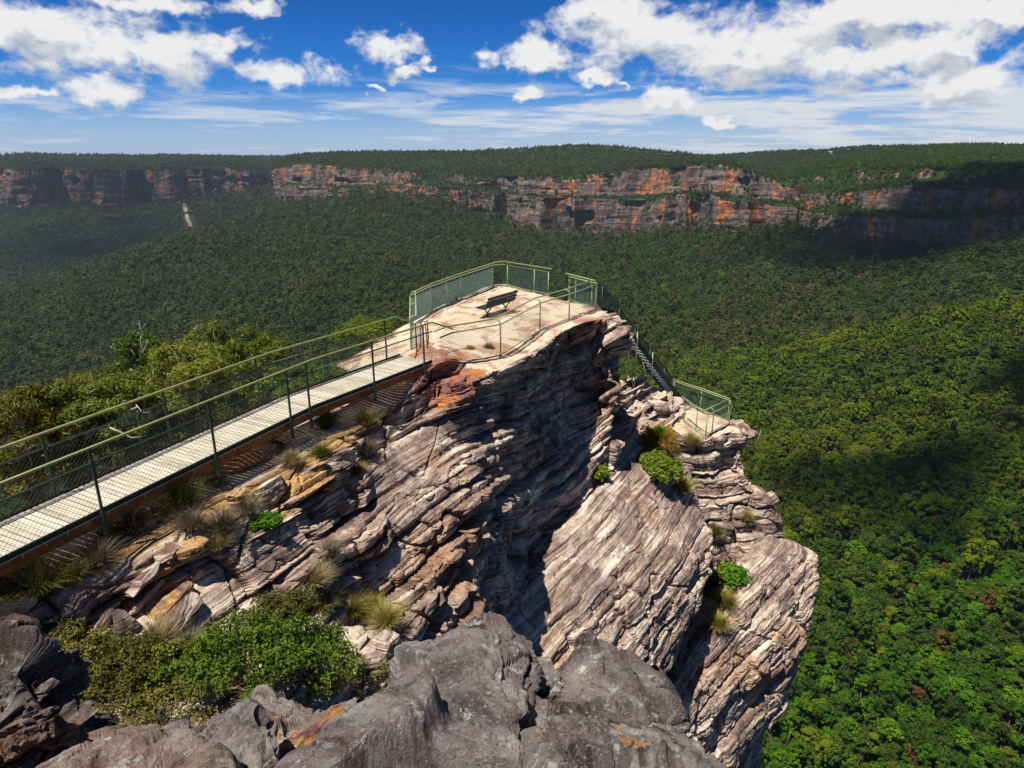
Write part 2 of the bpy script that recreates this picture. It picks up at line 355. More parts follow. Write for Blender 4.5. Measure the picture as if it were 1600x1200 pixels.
# --- the middle buttress
B = [
 S([(985, 655, -11.6), (955, 740, -11.9), (870, 850, -12.3), (780, 965, -13.0), (690, 1090, -13.6)]),
 S([(1020, 690, -12.1), (1005, 780, -12.6), (950, 900, -13.2), (880, 1010, -13.8), (790, 1130, -14.4)]),
 S([(1056, 715, -12.7), (1060, 800, -13.4), (1035, 900, -14), (960, 1040, -15), (900, 1150, -15.6)]),
 S([(1080, 735, -13.2), (1102, 800, -14), (1113, 885, -14.9), (1072, 985, -15.8), (1008, 1095, -16.5)]),
]
B.insert(0, off(B[0], -1.5, .8, -.8)); 
B.append(off(B[-1], -.15, .05, -.7)); B.append(off(B[-1], -1.0, .5, -1.6)); B.append(off(B[-1], -.3, .1, -5)); B.append(off(B[-1], 0, 0, -14))
for r in B:
    r.insert(0, r[0] + np.array((-.3, .9, -.7))); r.insert(0, r[0] + np.array((-1.5, 1.5, -3))); r.append(r[-1] + (r[-1] - r[-2]) * .8)
rock('rock_buttress', B, .042, M_rock, .50, -.03, .3, fine=1.5, resu=.06, kp=.7)
# --- the column below the lower lookout
Cc = [
 S([(1036, 622, -12.0), (1058, 628, -12.02), (1100, 645, -12.02), (1142, 661, -12.02), (1160, 674, -12.15)]),
 S([(1040, 668, -12.1), (1068, 682, -12.08), (1102, 689, -12.08), (1138, 677, -12.08), (1164, 688, -12.4)]),
 S([(1056, 740, -13.5), (1085, 747, -13.7), (1120, 752, -13.8), (1150, 747, -13.8), (1169, 752, -13.9)]),
 S([(1085, 800, -15.0), (1110, 806, -15.2), (1140, 808, -15.2), (1178, 802, -15.2), (1206, 792, -15.0)]),
 S([(1100, 860, -16.5), (1130, 865, -16.8), (1155, 867, -16.8), (1185, 862, -16.7), (1206, 850, -16.4)]),
 S([(1108, 900, -17.4), (1135, 903, -17.6), (1155, 905, -17.7), (1178, 895, -17.5), (1192, 884, -17.2)]),
]
Cc.append(off(Cc[-1], -.1, .7, -1.1)); Cc.append(off(Cc[-1], 0, .2, -7)); Cc.append(off(Cc[-1], 0, .2, -12))
Cc.insert(0, off(Cc[0], .2, 1.0, -1.2)); Cc.insert(0, off(Cc[0], .2, .8, -9))
for r in Cc:
    r.insert(0, r[0] + np.array((-1.6, .5, -.4))); r.append(r[-1] + np.array((.1, 1.2, -.1))); r.append(r[-1] + np.array((-1.6, 2.2, -.6)))
def paintC(P, N):
    return sstep(.8, .95, N[:, 2]) * sstep(-12.8, -12.2, P[:, 2]), np.zeros(len(P)), np.zeros(len(P))
rock('rock_column', Cc, .045, M_rock, .85, 0.0, .06, paint=paintC, kp=.05)
# --- the lowest buttress on the right
D = [
 S([(1190, 850, -16), (1150, 930, -17), (1100, 990, -17.5), (1040, 1090, -18.3), (960, 1200, -19.2)]),
 S([(1236, 860, -16.2), (1200, 950, -17.6), (1140, 1050, -18.8), (1080, 1140, -19.6), (1020, 1230, -20.4)]),
 S([(1274, 878, -16.8), (1268, 950, -18.2), (1234, 1036, -19.7), (1180, 1105, -20.8), (1110, 1230, -21.8)]),
 S([(1272, 915, -17.7), (1256, 985, -19.3), (1230, 1075, -21.2), (1198, 1135, -22.1), (1150, 1240, -23.5)]),
]
D.insert(0, off(D[0], -1.2, .8, -1.2))
D.append(off(D[-1], -.9, .6, -1.5)); D.append(off(D[-1], -.2, .3, -2.5)); D.append(off(D[-1], .3, -.2, -8)); D.append(off(D[-1], 0, 0, -16))
for r in D:
    r.insert(0, r[0] + np.array((.1, 1.4, -.5))); r.insert(0, r[0] + np.array((-1.8, 2.0, -2.5))); r.append(r[-1] + (r[-1] - r[-2]) * .8)
rock('rock_spur', D, .045, M_rock, .50, 0.0, .35, fine=1.5, kp=.7)
# --- the ledge under the stairs
E_ = [
 S([(962, 592, -10.3), (1000, 598, -10.6), (1030, 615, -11.2), (1060, 632, -11.9)]),
 S([(962, 612, -10.6), (1000, 622, -11), (1035, 632, -11.4), (1066, 650, -12)]),
 S([(966, 650, -11.3), (1000, 658, -11.6), (1040, 668, -12.0), (1070, 680, -12.4)]),
 S([(966, 705, -12.5), (1000, 705, -12.6), (1040, 708, -12.8), (1078, 705, -13.1)]),
]
E_.insert(0, off(E_[0], .2, 1.4, -1.5)); E_.insert(0, off(E_[0], 0, .6, -8)); E_.append(off(E_[-1], 0, .3, -3))
for r in E_: r.insert(0, r[0] + np.array((-2, .5, 0))); r.append(r[-1] + np.array((.8, .6, -1.5)))
rock('rock_ledge', E_, .05, M_rock, .8, 0.0, .5)
# --- the outcrop the picture is taken from, and its loose slabs
Fz = [[np.array((x, y0, z0)) for x in (-9, -5, -2.6, 0, 1.8, 3.2)] for y0, z0 in ((-4, -2.6), (0, -2.75), (1.6, -2.9))]
Fz.append([np.array(p, float) for p in ((-9, 2.5, -4.4), (-5, 2.6, -4.0), (-2.4, 2.7, -3.6), (0, 2.9, -3.2), (1.4, 2.6, -3.3), (2.6, 1.9, -3.6))])
Fz.append(off(Fz[-1], 0, .5, -2.5)); Fz.append(off(Fz[-1], .3, 1.5, -4)); Fz.append(off(Fz[-1], 0, .5, -8)); Fz.append(off(Fz[-1], 0, 0, -25))
for r in Fz: r.append(r[-1] + np.array((.6, -.6, -3))); r.append(r[-1] + np.array((.3, -1.5, -9))); r.append(r[-1] + np.array((0, -1.5, -25)))
rock('rock_clifftop', Fz, .07, M_dark, .35, 0.0, .5)
def slab(name, rows, material, label, cat='boulder', amp=.12, drop=1.1, paint=None, lich=(), res=.013, flare=.12):
    c = np.mean([p for r in rows for p in r], axis=0)
    def out(p, k, dz):
        d = p - c; d[2] = 0; d /= np.linalg.norm(d) + 1e-6
        return p + d * k + np.array((0, 0, dz))
    rows = [list(r) for r in rows]
    rows = [[out(p, flare * .3, -.16) for p in rows[0]]] + rows + [[out(p, flare * .3, -.16) for p in rows[-1]]]
    rows = [[out(p, flare, -drop) for p in rows[0]]] + rows + [[out(p, flare, -drop) for p in rows[-1]]]
    rows = [[out(r[0], flare, -drop), out(r[0], flare * .3, -.16)] + r + [out(r[-1], flare * .3, -.16), out(r[-1], flare, -drop)] for r in rows]
    G0 = loft(rows, res * 1.15, res)
    N = normals(G0); N *= np.sign((N[..., 2]).mean()); h = bedding(G0 * 3) / 3
    fr_ = np.random.default_rng(abs(hash(label)) % 9999 if False else len(label) * 7 + len(rows)); Q = G0.reshape(-1, 3); lo, hi = Q.min(0), Q.max(0); ks = fr_.uniform(lo, hi, (26, 3)); gs = fr_.normal(size=(26, 2)) * .15; of = fr_.normal(size=26) * .018
    jig = np.stack([fbm(G0, 3.5, 3, 81), fbm(G0, 3.5, 3, 83), 0 * G0[..., 0]], -1).reshape(-1, 3) * .03
    dm = (((Q[:, None] + jig[:, None] - ks[None]) * np.array((1, 1.3, 1.6))) ** 2).sum(-1); dq = np.sqrt(dm); ds = np.sort(dq, 1); ed_ = ds[:, 1] - ds[:, 0]; wq = np.exp(-(dq - ds[:, :1]) / .011); wq /= wq.sum(1, keepdims=True)
    fac = ((wq * (of[None] + ((Q[:, None] - ks[None])[..., :2] * gs[None]).sum(-1))).sum(1) - .028 * np.maximum(0, 1 - ed_ / .022)).reshape(G0.shape[:2])
    d = fac + fbm(G0, 1.6, 3, 71) * .018 + fbm(G0, 6, 4, 75) * .014 + fbm(G0, 26, 3, 78) * .0065 + .028 * blocks(G0 * 3, h * 3, .5, 95, 1.7) + .012 * blocks(G0 * 9, h * 9, .5, 96, 1.9)
    rid = -.012 * sstep(.03, 0, np.abs(vn(G0[..., 0] * 2.3, G0[..., 1] * 2.3, G0[..., 2] * 2.3, 90)))
    lay = .055 * layers(G0 * 3, h * 3, .42, 92, .8) * (1 - sstep(.55, .85, N[..., 2]))
    G = G0 + N * ((d + rid + lay) * amp / .12)[..., None]
    nr, nu, _ = G.shape; V = G.reshape(-1, 3); Fa = grid_faces(nr, nu)
    n0 = np.cross(V[Fa[:, 1]] - V[Fa[:, 0]], V[Fa[:, 3]] - V[Fa[:, 0]])
    if n0[:, 2].mean() < 0: Fa = Fa[:, ::-1]
    ru = np.zeros(len(V)) if paint is None else paint(V)
    o = link(name, npmesh(name, V, Fa, False, {'bed': h, 'top': np.max([np.zeros(len(V))] + [blob(V, PY(a, b_, y_), (r_, r_, r_)) for a, b_, y_, r_ in lich], axis=0), 'rust': ru, 'och': ru * 0}), material)
    tag(o, label, cat); ROCKS.append((V, Fa)); return o
Y = lambda *a: [PY(*p) for p in a]
slab('boulder', [Y((590, 1090, 2.95), (685, 1020, 3.25), (762, 968, 3.45), (806, 992, 3.35), (834, 1040, 3.05)),
     Y((530, 1135, 2.6), (640, 1090, 2.75), (745, 1050, 2.85), (800, 1060, 2.8), (815, 1100, 2.6)),
     Y((450, 1198, 2.15), (600, 1180, 2.2), (720, 1160, 2.25), (790, 1150, 2.25), (822, 1180, 2.15)),
     Y((370, 1290, 1.75), (560, 1290, 1.75), (700, 1290, 1.78), (790, 1290, 1.78), (838, 1290, 1.75))], M_fore,
     'large pointed grey lichen-spotted slab at the middle of the bottom edge', lich=((720, 1128, 2.4, .07), (745, 1018, 3.1, .07), (700, 1100, 2.55, .05), (775, 1195, 2.1, .04)))
slab('boulder', [Y((838, 1045, 3.2), (870, 1010, 3.4), (915, 985, 3.5), (955, 1005, 3.45), (985, 1060, 3.1)),
     Y((850, 1075, 2.95), (890, 1070, 3.0), (940, 1065, 3.0), (990, 1080, 2.9), (1030, 1110, 2.7)),
     Y((845, 1130, 2.55), (880, 1125, 2.6), (940, 1120, 2.6), (1010, 1125, 2.6), (1060, 1150, 2.45)),
     Y((835, 1150, 2.4), (880, 1145, 2.45), (940, 1142, 2.45), (1010, 1150, 2.4), (1075, 1175, 2.3))], M_fore,
     'brown grey boulder with a white lichen patch just right of the pointed slab', lich=((858, 1048, 3.05, .14), (905, 1040, 3.2, .05)))
slab('boulder', [Y((838, 1152, 2.28), (900, 1132, 2.36), (970, 1140, 2.34), (1050, 1140, 2.36), (1085, 1165, 2.25)),
     Y((836, 1200, 2.05), (900, 1185, 2.1), (970, 1185, 2.1), (1050, 1180, 2.15), (1120, 1205, 2.05)),
     Y((836, 1290, 1.75), (900, 1290, 1.75), (970, 1290, 1.75), (1050, 1290, 1.75), (1190, 1290, 1.75))], M_fore,
     'low brown slab with orange stains cut by the bottom edge right of centre',
     paint=lambda V: np.maximum(blob(V, PY(985, 1165, 2.2), (.10, .10, .2)) * .8, blob(V, PY(960, 1150, 2.3), (.07, .1, .2)) * .7))
slab('boulder', [Y((262, 1165, 3.0), (350, 1110, 3.2), (425, 1072, 3.35), (490, 1085, 3.25), (552, 1100, 3.05)),
     Y((270, 1200, 2.75), (350, 1170, 2.8), (420, 1140, 2.85), (480, 1135, 2.85), (530, 1140, 2.75)),
     Y((280, 1290, 2.2), (350, 1290, 2.2), (420, 1290, 2.2), (470, 1290, 2.2), (500, 1290, 2.2))], M_fore,
     'grey boulder with a deep orange face left of the pointed slab', drop=1.3,
     paint=lambda V: np.maximum(blob(V, PY(455, 1140, 2.85), (.30, .26, .5)), blob(V, PY(510, 1110, 3.0), (.12, .16, .4))))
slab('boulder', [Y((20, 1208, 2.45), (110, 1165, 2.6), (188, 1138, 2.7), (235, 1150, 2.62), (258, 1165, 2.5)),
     Y((0, 1245, 2.2), (100, 1215, 2.3), (190, 1195, 2.35), (260, 1190, 2.35), (330, 1205, 2.25)),
     Y((-60, 1320, 1.9), (90, 1320, 1.9), (200, 1320, 1.9), (280, 1320, 1.9), (360, 1320, 1.9))], M_fore,
     'pale grey boulder with pinkish spots in the bottom left corner', lich=((170, 1165, 2.55, .05), (240, 1185, 2.4, .045)))
slab('boulder', [Y((262, 1172, 2.5), (320, 1145, 2.6), (385, 1112, 2.72), (402, 1120, 2.66), (408, 1135, 2.6)),
     Y((280, 1200, 2.35), (330, 1185, 2.42), (385, 1165, 2.48), (415, 1165, 2.46), (430, 1175, 2.4)),
     Y((290, 1300, 1.9), (340, 1300, 1.9), (390, 1300, 1.9), (430, 1300, 1.9), (450, 1300, 1.9))], M_fore,
     'small pale wedge of rock leaning against the orange faced boulder')
slab('boulder', [Y((-140, 1005, 3.7), (-40, 990, 3.7), (25, 1005, 3.6), (50, 1040, 3.5), (62, 1060, 3.4)),
     Y((-140, 1060, 3.3), (-40, 1040, 3.35), (25, 1050, 3.3), (62, 1085, 3.2), (78, 1120, 3.1)),
     Y((-140, 1120, 3.1), (-40, 1110, 3.1), (25, 1115, 3.1), (65, 1140, 3.05), (82, 1165, 3.05)),
     Y((-140, 1230, 2.9), (-40, 1210, 2.9), (25, 1190, 2.95), (60, 1190, 3.0), (82, 1200, 3.05))], M_dark,
     'dark shaded upright boulder at the left edge below the shrubs', amp=.22)
slab('boulder', [Y((40, 1130, 3.6), (80, 1112, 3.75), (120, 1112, 3.8), (142, 1130, 3.7), (152, 1145, 3.6)),
     Y((40, 1180, 3.3), (80, 1165, 3.35), (120, 1155, 3.4), (145, 1155, 3.4), (160, 1165, 3.35)),
     Y((30, 1260, 3.0), (80, 1250, 3.0), (120, 1240, 3.0), (150, 1230, 3.0), (175, 1230, 3.0))], M_dark,
     'low black rock in shade between the dark upright boulder and the pale one', amp=.2)
# measuring tree over everything solid so far
_V = []; _F = []; _b = 0
for V_, F_ in ROCKS: _V.append(V_); _F.append(F_ + _b); _b += len(V_)
BV = BVHTree.FromPolygons(np.concatenate(_V).tolist(), np.concatenate(_F).tolist())
def hit(u, v):
    d = Vector(ray(u, v)).normalized(); h = BV.ray_cast(Vector((0, 0, 0)), d, 200)
    return h[0]
def drop(x, y, z0=-3.0, zdef=None):
    h = BV.ray_cast(Vector((x, y, z0)), Vector((0, 0, -1)), 100)
    return h[0].z if h[0] is not None else zdef
# loose slabs and blocks lying on the slope below the walkway
def block(u, v, L, W, H, az, tilt, seed, label, name='rock', mat_=None, sink=.3, tone=0.0, ru=0.0, taper=0.0):
    p = hit(u, v)
    n = 34; s = np.linspace(-1, 1, n); fx = []
    faces = []; V = []; cnt = 0
    for ax in range(3):
        for sg in (-1, 1):
            a, b2 = np.meshgrid(s, s, indexing='ij'); c = np.full_like(a, sg)
            q = np.stack([a, b2, c], -1); q = np.roll(q, ax + 1, -1)
            V.append(q.reshape(-1, 3)); f = grid_faces(n, n) + cnt
            e = q[1, 0] - q[0, 0]; g = q[0, 1] - q[0, 0]; nn = np.cross(g, e)[ax] if False else np.cross(q[0, 1] - q[0, 0], q[1, 0] - q[0, 0])
            if np.dot(nn, q.mean((0, 1))) < 0: f = f[:, ::-1]
            faces.append(f); cnt += n * n
    Q = np.concatenate(V); Fa = np.concatenate(faces)
    rr = np.random.default_rng(seed)
    K = Q / (np.abs(Q) ** 9).sum(-1, keepdims=True) ** (1 / 9)                     # rounded box
    for _ in range(11):                                                     # chop with random planes for facets
        nrm = rr.normal(size=3); nrm /= np.linalg.norm(nrm); dd = rr.uniform(.66, .95) * (np.abs(nrm).sum() * .62)
        e = np.maximum(0, K @ nrm - dd); K = K - e[:, None] * nrm
    K[:, :2] *= (1 - taper * (K[:, 2:] + 1) / 2); K = K * np.array((L / 2, W / 2, H / 2))
    hb = K[:, 2] + .05 * vn(K[:, 0] * 2, K[:, 1] * 2, K[:, 2] * 2, seed)
    nn = K / (np.linalg.norm(K, axis=-1, keepdims=True) + 1e-6)
    G_ = K + seed * 3.7
    K = K + nn * (.05 * layers(G_, hb, .11, seed, 1.5) * (1 - np.abs(nn[:, 2])) + .03 * fbm(G_, 3.0, 3, seed) + .012 * fbm(G_, 12, 2, seed))[:, None]
    M = Matrix.Translation(p - Vector((0, 0, H * (sink - .5)))) @ Matrix.Rotation(az, 4, 'Z') @ Matrix.Rotation(tilt, 4, 'Y')
    me = npmesh(name, K, Fa, False, {'bed': hb * 2, 'top': np.full(len(K), tone), 'rust': np.zeros(len(K)), 'och': np.full(len(K), ru)})
    o = link(name, me, mat_ or M_rock); o.matrix_world = M
    tag(o, label, 'rock'); return o
az0 = math.atan2(TD[1], TD[0])
for a in (
 (212, 1010, .62, .38, 1.25, R(20), R(-14), 3, 'tall pointed brown slab standing on end behind the left shrubs'),
 (262, 872, .62, .45, .32, az0, R(-12), 4, 'grey block on the orange ledge below the walkway'),
 (300, 868, .55, .5, .36, az0, R(-10), 5, 'orange topped block on the end of the ledge below the walkway'),
 (228, 905, .75, .3, .2, az0, R(-18), 6, 'long pale slab stacked under the orange ledge'),
 (222, 940, .85, .32, .2, az0, R(-20), 7, 'long grey slab above the pointed brown slab'),
 (270, 945, .8, .4, .26, az0, R(-22), 8, 'yellowish slab right of the pointed brown slab'),
 (265, 985, 1.2, .4, .3, az0, R(-24), 9, 'long reddish slab just behind the big green shrub'),
 (120, 965, .8, .35, .28, az0, R(-25), 10, 'dark slab at the foot of the left ledge'),
 (118, 945, .5, .3, .2, az0, R(-25), 11, 'small dark slab high under the left ledge'),
 (155, 985, .6, .28, .2, az0, R(-30), 12, 'thin pale slab left of the pointed brown slab'),
 (395, 720, 1.5, .8, .4, az0, R(-4), 13, 'broad ochre slab beside the middle of the walkway'),
 (455, 690, .9, .6, .35, az0, R(-3), 14, 'cream slab next to the tall grass by the walkway'),
 (420, 772, 1.1, .4, .4, az0, R(-8), 15, 'reddish block with a dark front above the bright green fern bush'),
 (370, 780, .7, .4, .35, az0, R(-8), 16, 'grey block under the broad ochre slab'),
 (310, 900, .3, .25, .2, az0, R(-18), 17, 'small red stone by the dry tufts'),
 (545, 1010, .95, .7, .6, R(20), R(15), 18, 'white crumbling rock under the golden tufts'),
 (598, 1015, .8, .6, .5, R(60), R(18), 19, 'pale split rock touching the pointed grey slab'),
 (18, 958, .6, .5, .45, R(40), R(20), 20, 'white topped rock at the left edge of the ledge'),
 (1195, 785, 1.15, .9, .45, R(10), R(-12), 21, 'flat dark capstone jutting from the right of the rock column'),
 (1030, 640, 1.0, .9, .6, R(30), R(8), 22, 'reddish rounded block just below the foot of the stairs'),
):
    block(*a, tone=.75 if 'white' in a[8] or 'cream' in a[8] else 0, taper=.75 if 'pointed brown slab standing' in a[8] else 0, ru=.62 if 'ochre' in a[8] or 'orange topped' in a[8] or 'yellowish' in a[8] else .38 if 'red' in a[8] else 0)
# ------------------------------------------------------------------ walkway, railings, stair, bench
M_rail = plain('rail_green', (.25, .27, .09), .45, .4, .15)
M_pale = plain('pale_rail', (.33, .36, .17), .5, .4, .15)
M_post = plain('post_green', (.035, .06, .042), .5, .4, .2)
M_wire = plain('green_wire', (.028, .05, .036), .5, .3, .2)
M_teal = plain('teal_wire', (.065, .145, .13), .5, .3, .15)
M_beam = plain('rusty_beam', (.34, .115, .03), .75, .2, .45, scale=3)
M_black = plain('black_edge', (.02, .022, .02), .6, .3, .2)
M_bench = plain('bench_slat', (.035, .037, .038), .5, .4, .25)
M_galv = plain('galvanised_tread', (.42, .43, .43), .5, .5, .2)
M_redm = plain('red_oxide', (.16, .035, .025), .6, .3, .25)
m, t, b = mat('deck_board', .8, .2); P = t.pos()
n = t.noise(P, 3.0, 5, .65); n2 = t.noise(P, 40, 3, .6)
isl = t.node('ShaderNodeNewGeometry').outputs['Random Per Island']
c = t.ramp(t.m('ADD', t.m('MULTIPLY', n, .5), t.m('ADD', t.m('MULTIPLY', n2, .25), t.m('MULTIPLY', isl, .25))), [(.3, (.38, .335, .25)), (.55, (.60, .545, .43)), (.75, (.70, .65, .53))])
t.put(b.inputs['Base Color'], c); M_deck = m
def wires(quads, pitch, th):
    """diagonal mesh woven over (a, b, h) panels: a, b feet; h height vector"""
    V = []; Fa = []
    for a, b, h in quads:
        a = np.array(a, float); b = np.array(b, float); h = np.array(h, float)
        ex = b - a; L = np.linalg.norm(ex); ex /= L; H = np.linalg.norm(h); ez = h / H; nn = np.cross(ex, ez); nn /= np.linalg.norm(nn)
        for sg in (1, -1):
            for c in np.arange(-H, L, pitch):
                x0, x1 = c, c + H; z0, z1 = 0.0, H
                if x0 < 0: z0 += -x0; x0 = 0.0
                if x1 > L: z1 -= x1 - L; x1 = L
                if x1 - x0 < .01: continue
                if sg < 0: z0, z1 = H - z0, H - z1
                p = a + ex * x0 + ez * z0; q = a + ex * x1 + ez * z1; d = (q - p) / np.linalg.norm(q - p); s = np.cross(d, nn) * th * .5; o = nn * th * .5
                k = len(V); V += [p + s, p - s * .5 + o, p - s * .5 - o, q + s, q - s * .5 + o, q - s * .5 - o]
                Fa += [(k, k + 1, k + 4, k + 3), (k + 1, k + 2, k + 5, k + 4), (k + 2, k, k + 3, k + 5)]
    return V, Fa
def mesh_part(parent, quads, pitch, th, mt, name='mesh_panel'):
    V, Fa = wires(quads, pitch, th); mb = MB(); mb.v = [tuple(p) for p in V]; mb.f = Fa
    return mb.build(name, mt, parent)
def at_len(pl, s):
    pl = [np.array(p, float) for p in pl]
    for a, b in zip(pl[:-1], pl[1:]):
        L = np.linalg.norm(b - a)
        if s <= L or b is pl[-1]: return a + (b - a) * (s / L)
        s -= L
# walkway: right edge of the deck in plan, two spans
RE = [np.array((-9.9, 3.1)), np.array((-4.65, 15.0)), np.array((-2.32, 18.68))]
W = 1.12; ZD = -5.6
def leftof(pl, d):
    out = []
    for i, p in enumerate(pl):
        ds = []
        if i > 0: ds.append((p - pl[i - 1]) / np.linalg.norm(p - pl[i - 1]))
        if i < len(pl) - 1: ds.append((pl[i + 1] - p) / np.linalg.norm(pl[i + 1] - p))
        n = sum(np.array((-q[1], q[0])) for q in ds); n /= np.linalg.norm(n); out.append(p + n * d)
    return out
LE = leftof(RE, W)
wk = empty('walkway', (-5.2, 14.0, ZD - .5), 'pale slatted walkway on rusty beams crossing to the rock summit', 'walkway')
for k in range(2):
    a, b2 = RE[k], RE[k + 1]; c, d2 = LE[k], LE[k + 1]; L = np.linalg.norm(b2 - a); n = int(L / .115); mb = MB()
    for i in range(n):
        t0, t1 = (i + .075) / n, (i + .925) / n
        q = [a + (b2 - a) * t0, a + (b2 - a) * t1, c + (d2 - c) * t1, c + (d2 - c) * t0]; z = ZD + random.uniform(-.003, .003)
        V = [(p[0], p[1], z) for p in q] + [(p[0], p[1], z - .035) for p in q]
        mb.add(V, [(0, 1, 2, 3), (7, 6, 5, 4), (0, 4, 5, 1), (1, 5, 6, 2), (2, 6, 7, 3), (3, 7, 4, 0)])
    mb.build('deck', M_deck, wk)
    for off_ in (.03, W - .03):
        e = leftof([a, b2], off_); mb = MB(); mb.bar((*e[0], ZD - .16), (*e[1], ZD - .16), .05, .22); mb.build('beam', M_beam, wk)
    for i in range(1, int(L / 1.2)):
        s = i * 1.2 / L; p = a + (b2 - a) * s; q = c + (d2 - c) * s; mb = MB(); mb.bar((*(p + (q - p) * .05), ZD - .12), (*(p + (q - p) * .95), ZD - .12), .06, .12)
        mb.build('bearer', M_beam, wk)
    e = leftof([a, b2], -.035); mb = MB(); mb.bar((*e[0], ZD + .0), (*e[1], ZD + .0), .03, .09); mb.build('edge_strip', M_black, wk)
    e = leftof([a, b2], -.056); mb = MB(); mb.bar((*e[0], ZD - .05), (*e[1], ZD - .05), .012, .02)
    for i in range(int(L / .35)): 
        p = np.array(e[0]) + (np.array(e[1]) - np.array(e[0])) * (i * .35 / L); mb.bar((*p, ZD - .055), (*p, ZD - .12), .012, .012, (0, 1, 0))
    mb.build('lacing_wire', M_deck, wk)
    e = leftof([a, b2], W + .035); mb = MB(); mb.bar((*e[0], ZD + .0), (*e[1], ZD + .0), .03, .09); mb.build('edge_strip', M_black, wk)
def walk_rail(offset, side, label, ys, ztop=-4.45, group=None, ext=()):
    pl2 = leftof(RE, offset); pl = [np.array((p[0], p[1], 0)) for p in pl2]
    r = empty('railing', (float(pl[1][0]), float(pl[1][1]), ZD), label, 'railing', group)
    mb = MB(); pts = [Vector((p[0], p[1], ztop)) for p in pl]
    k = pts[1]; pts = [pts[0], k + (pts[0] - k).normalized() * .3, k + (pts[0] - k).normalized() * .1, k + (pts[2] - k).normalized() * .1, k + (pts[2] - k).normalized() * .3, pts[2]]
    pts += [Vector(e) for e in ext]; mb.tube(pts, .024, 10); mb.build('handrail', M_rail, r, True)
    mb = MB()
    for a, b2 in zip(pl[:-1], pl[1:]): mb.tube([(a[0], a[1], ztop - .26), (b2[0], b2[1], ztop - .26)], .017, 8)
    mb.build('mid_rail', M_post, r, True)
    P_ = []
    for y in ys:
        for a, b2 in zip(pl[:-1], pl[1:]):
            if a[1] <= y <= b2[1] + 1e-6: P_.append(a + (b2 - a) * ((y - a[1]) / (b2[1] - a[1]))); break
    for p in P_:
        mb = MB(); mb.bar((p[0], p[1], -6.05 if side > 0 else -5.75), (p[0], p[1], ztop), .036, .036, (TD[0], TD[1], 0))
        mb.bar((p[0], p[1], -6.05 if side > 0 else -5.75), (p[0], p[1], ZD + .02), .055, .055, (TD[0], TD[1], 0)); mb.build('post', M_post, r)
    mesh_part(r, [((*a[:2], ZD + .04), (*b2[:2], ZD + .04), (0, 0, ztop - .27 - ZD)) for a, b2 in zip(pl[:-1], pl[1:])], .092, .005, M_wire)
    return r
walk_rail(-.09, 1, 'long green mesh railing along the right side of the walkway, nearest the camera', (5.3, 7.7, 10.0, 12.2, 14.16, 14.75, 16.6, 18.3), ext=((-1.75, 19.5, -4.85),))
walk_rail(W + .09, -1, 'long green mesh railing along the far side of the walkway before the gum trees', (5.8, 8.2, 10.6, 12.8, 15.1, 17.0, 18.9), ext=((-3.3, 20.2, -4.75), (-3.2, 20.9, -4.93)))
def look_rail(label, base, post_s, H=1.05, inward=None, hand=True, arm=.16, pitch=.05, th=.008, mt=None, bottom=True, hooks=None, mid=False):
    """railing of a lookout: posts, top rail, bottom rail, mesh, a second handrail carried inward on curved arms"""
    base = [np.array(p, float) for p in base]; c = np.mean(base, axis=0)
    r = empty('railing', tuple(base[0]), label, 'railing')
    up = np.array((0, 0, H)); mb = MB(); mb.tube([p + up for p in base], .024, 8); mb.build('top_rail', M_pale, r, True)
    if bottom: mb = MB(); mb.tube([p + np.array((0, 0, .06)) for p in base], .018, 8); mb.build('bottom_rail', M_pale, r, True)
    inn = np.array(inward, float) if inward is not None else np.zeros(3); inn /= np.linalg.norm(inn) + 1e-9
    hp = [p + up + inn * .2 + np.array((0, 0, arm)) for p in base]
    if hand: mb = MB(); mb.tube(hp, .026, 8); mb.build('handrail', M_pale, r, True)
    for i, s in enumerate(post_s):
        p = at_len(base, s); mb = MB(); mb.tube([p + np.array((0, 0, -.25)), p + up], .026, 8)
        if hand and (hooks is None or i in hooks):
            q = p + up; mb.tube([q - np.array((0, 0, .02)), q + inn * .03 + np.array((0, 0, arm * .55)), q + inn * .10 + np.array((0, 0, arm * .9)), q + inn * .2 + np.array((0, 0, arm))], .02, 8)
        po = mb.build('post', M_pale, r, True)
        mb = MB(); mb.tube([p + np.array((0, 0, -.03)), p + np.array((0, 0, .022))], .075, 8)
        for k in range(4): q = p + np.array((math.cos(k * 1.571 + .8) * .055, math.sin(k * 1.571 + .8) * .055, .02)); mb.tube([q, q + np.array((0, 0, .02))], .012, 6)
        mb.build('base_plate', M_galv, po)
    mesh_part(r, [(a + np.array((0, 0, .06)), b2 + np.array((0, 0, .06)), np.array((0, 0, H - .08))) for a, b2 in zip(base[:-1], base[1:])], pitch, th, mt or M_teal)
    return r
def plen(pl): return sum(np.linalg.norm(np.array(b2) - np.array(a)) for a, b2 in zip(pl[:-1], pl[1:]))
ZP = -5.98
nb = [(-2.05, 18.85, -6.0), (-1.75, 19.5, -6.02), (-.36, 20.7, -6.06), (1.0, 23.9, -6.06), (2.17, 25.45, -6.05), (3.42, 27.3, -6.02)]
L_ = [plen(nb[:i + 1]) for i in range(len(nb))]
look_rail('mesh railing along the front edge of the rock summit above the cliff', nb, [L_[2], L_[3], L_[4], L_[5] - .05], inward=(-.88, .47, 0), pitch=.062, th=.003, mt=M_post)
rb = [(3.45, 27.35, -6.0), (2.43, 29.1, -6.0)]
look_rail('short teal mesh railing closing the right end of the summit beside the stair gap', rb, [.05, .35, 1.5, plen(rb) - .05], inward=(-.6, -.6, 0), pitch=.034, th=.0052)
bb = [(-3.75, 24.9, -6.0), (-3.2, 26.8, -6.0), (-2.2, 29.3, -6.0), (-.9, 32.2, -6.0), (-.45, 32.5, -6.0), (1.64, 30.3, -6.0)]
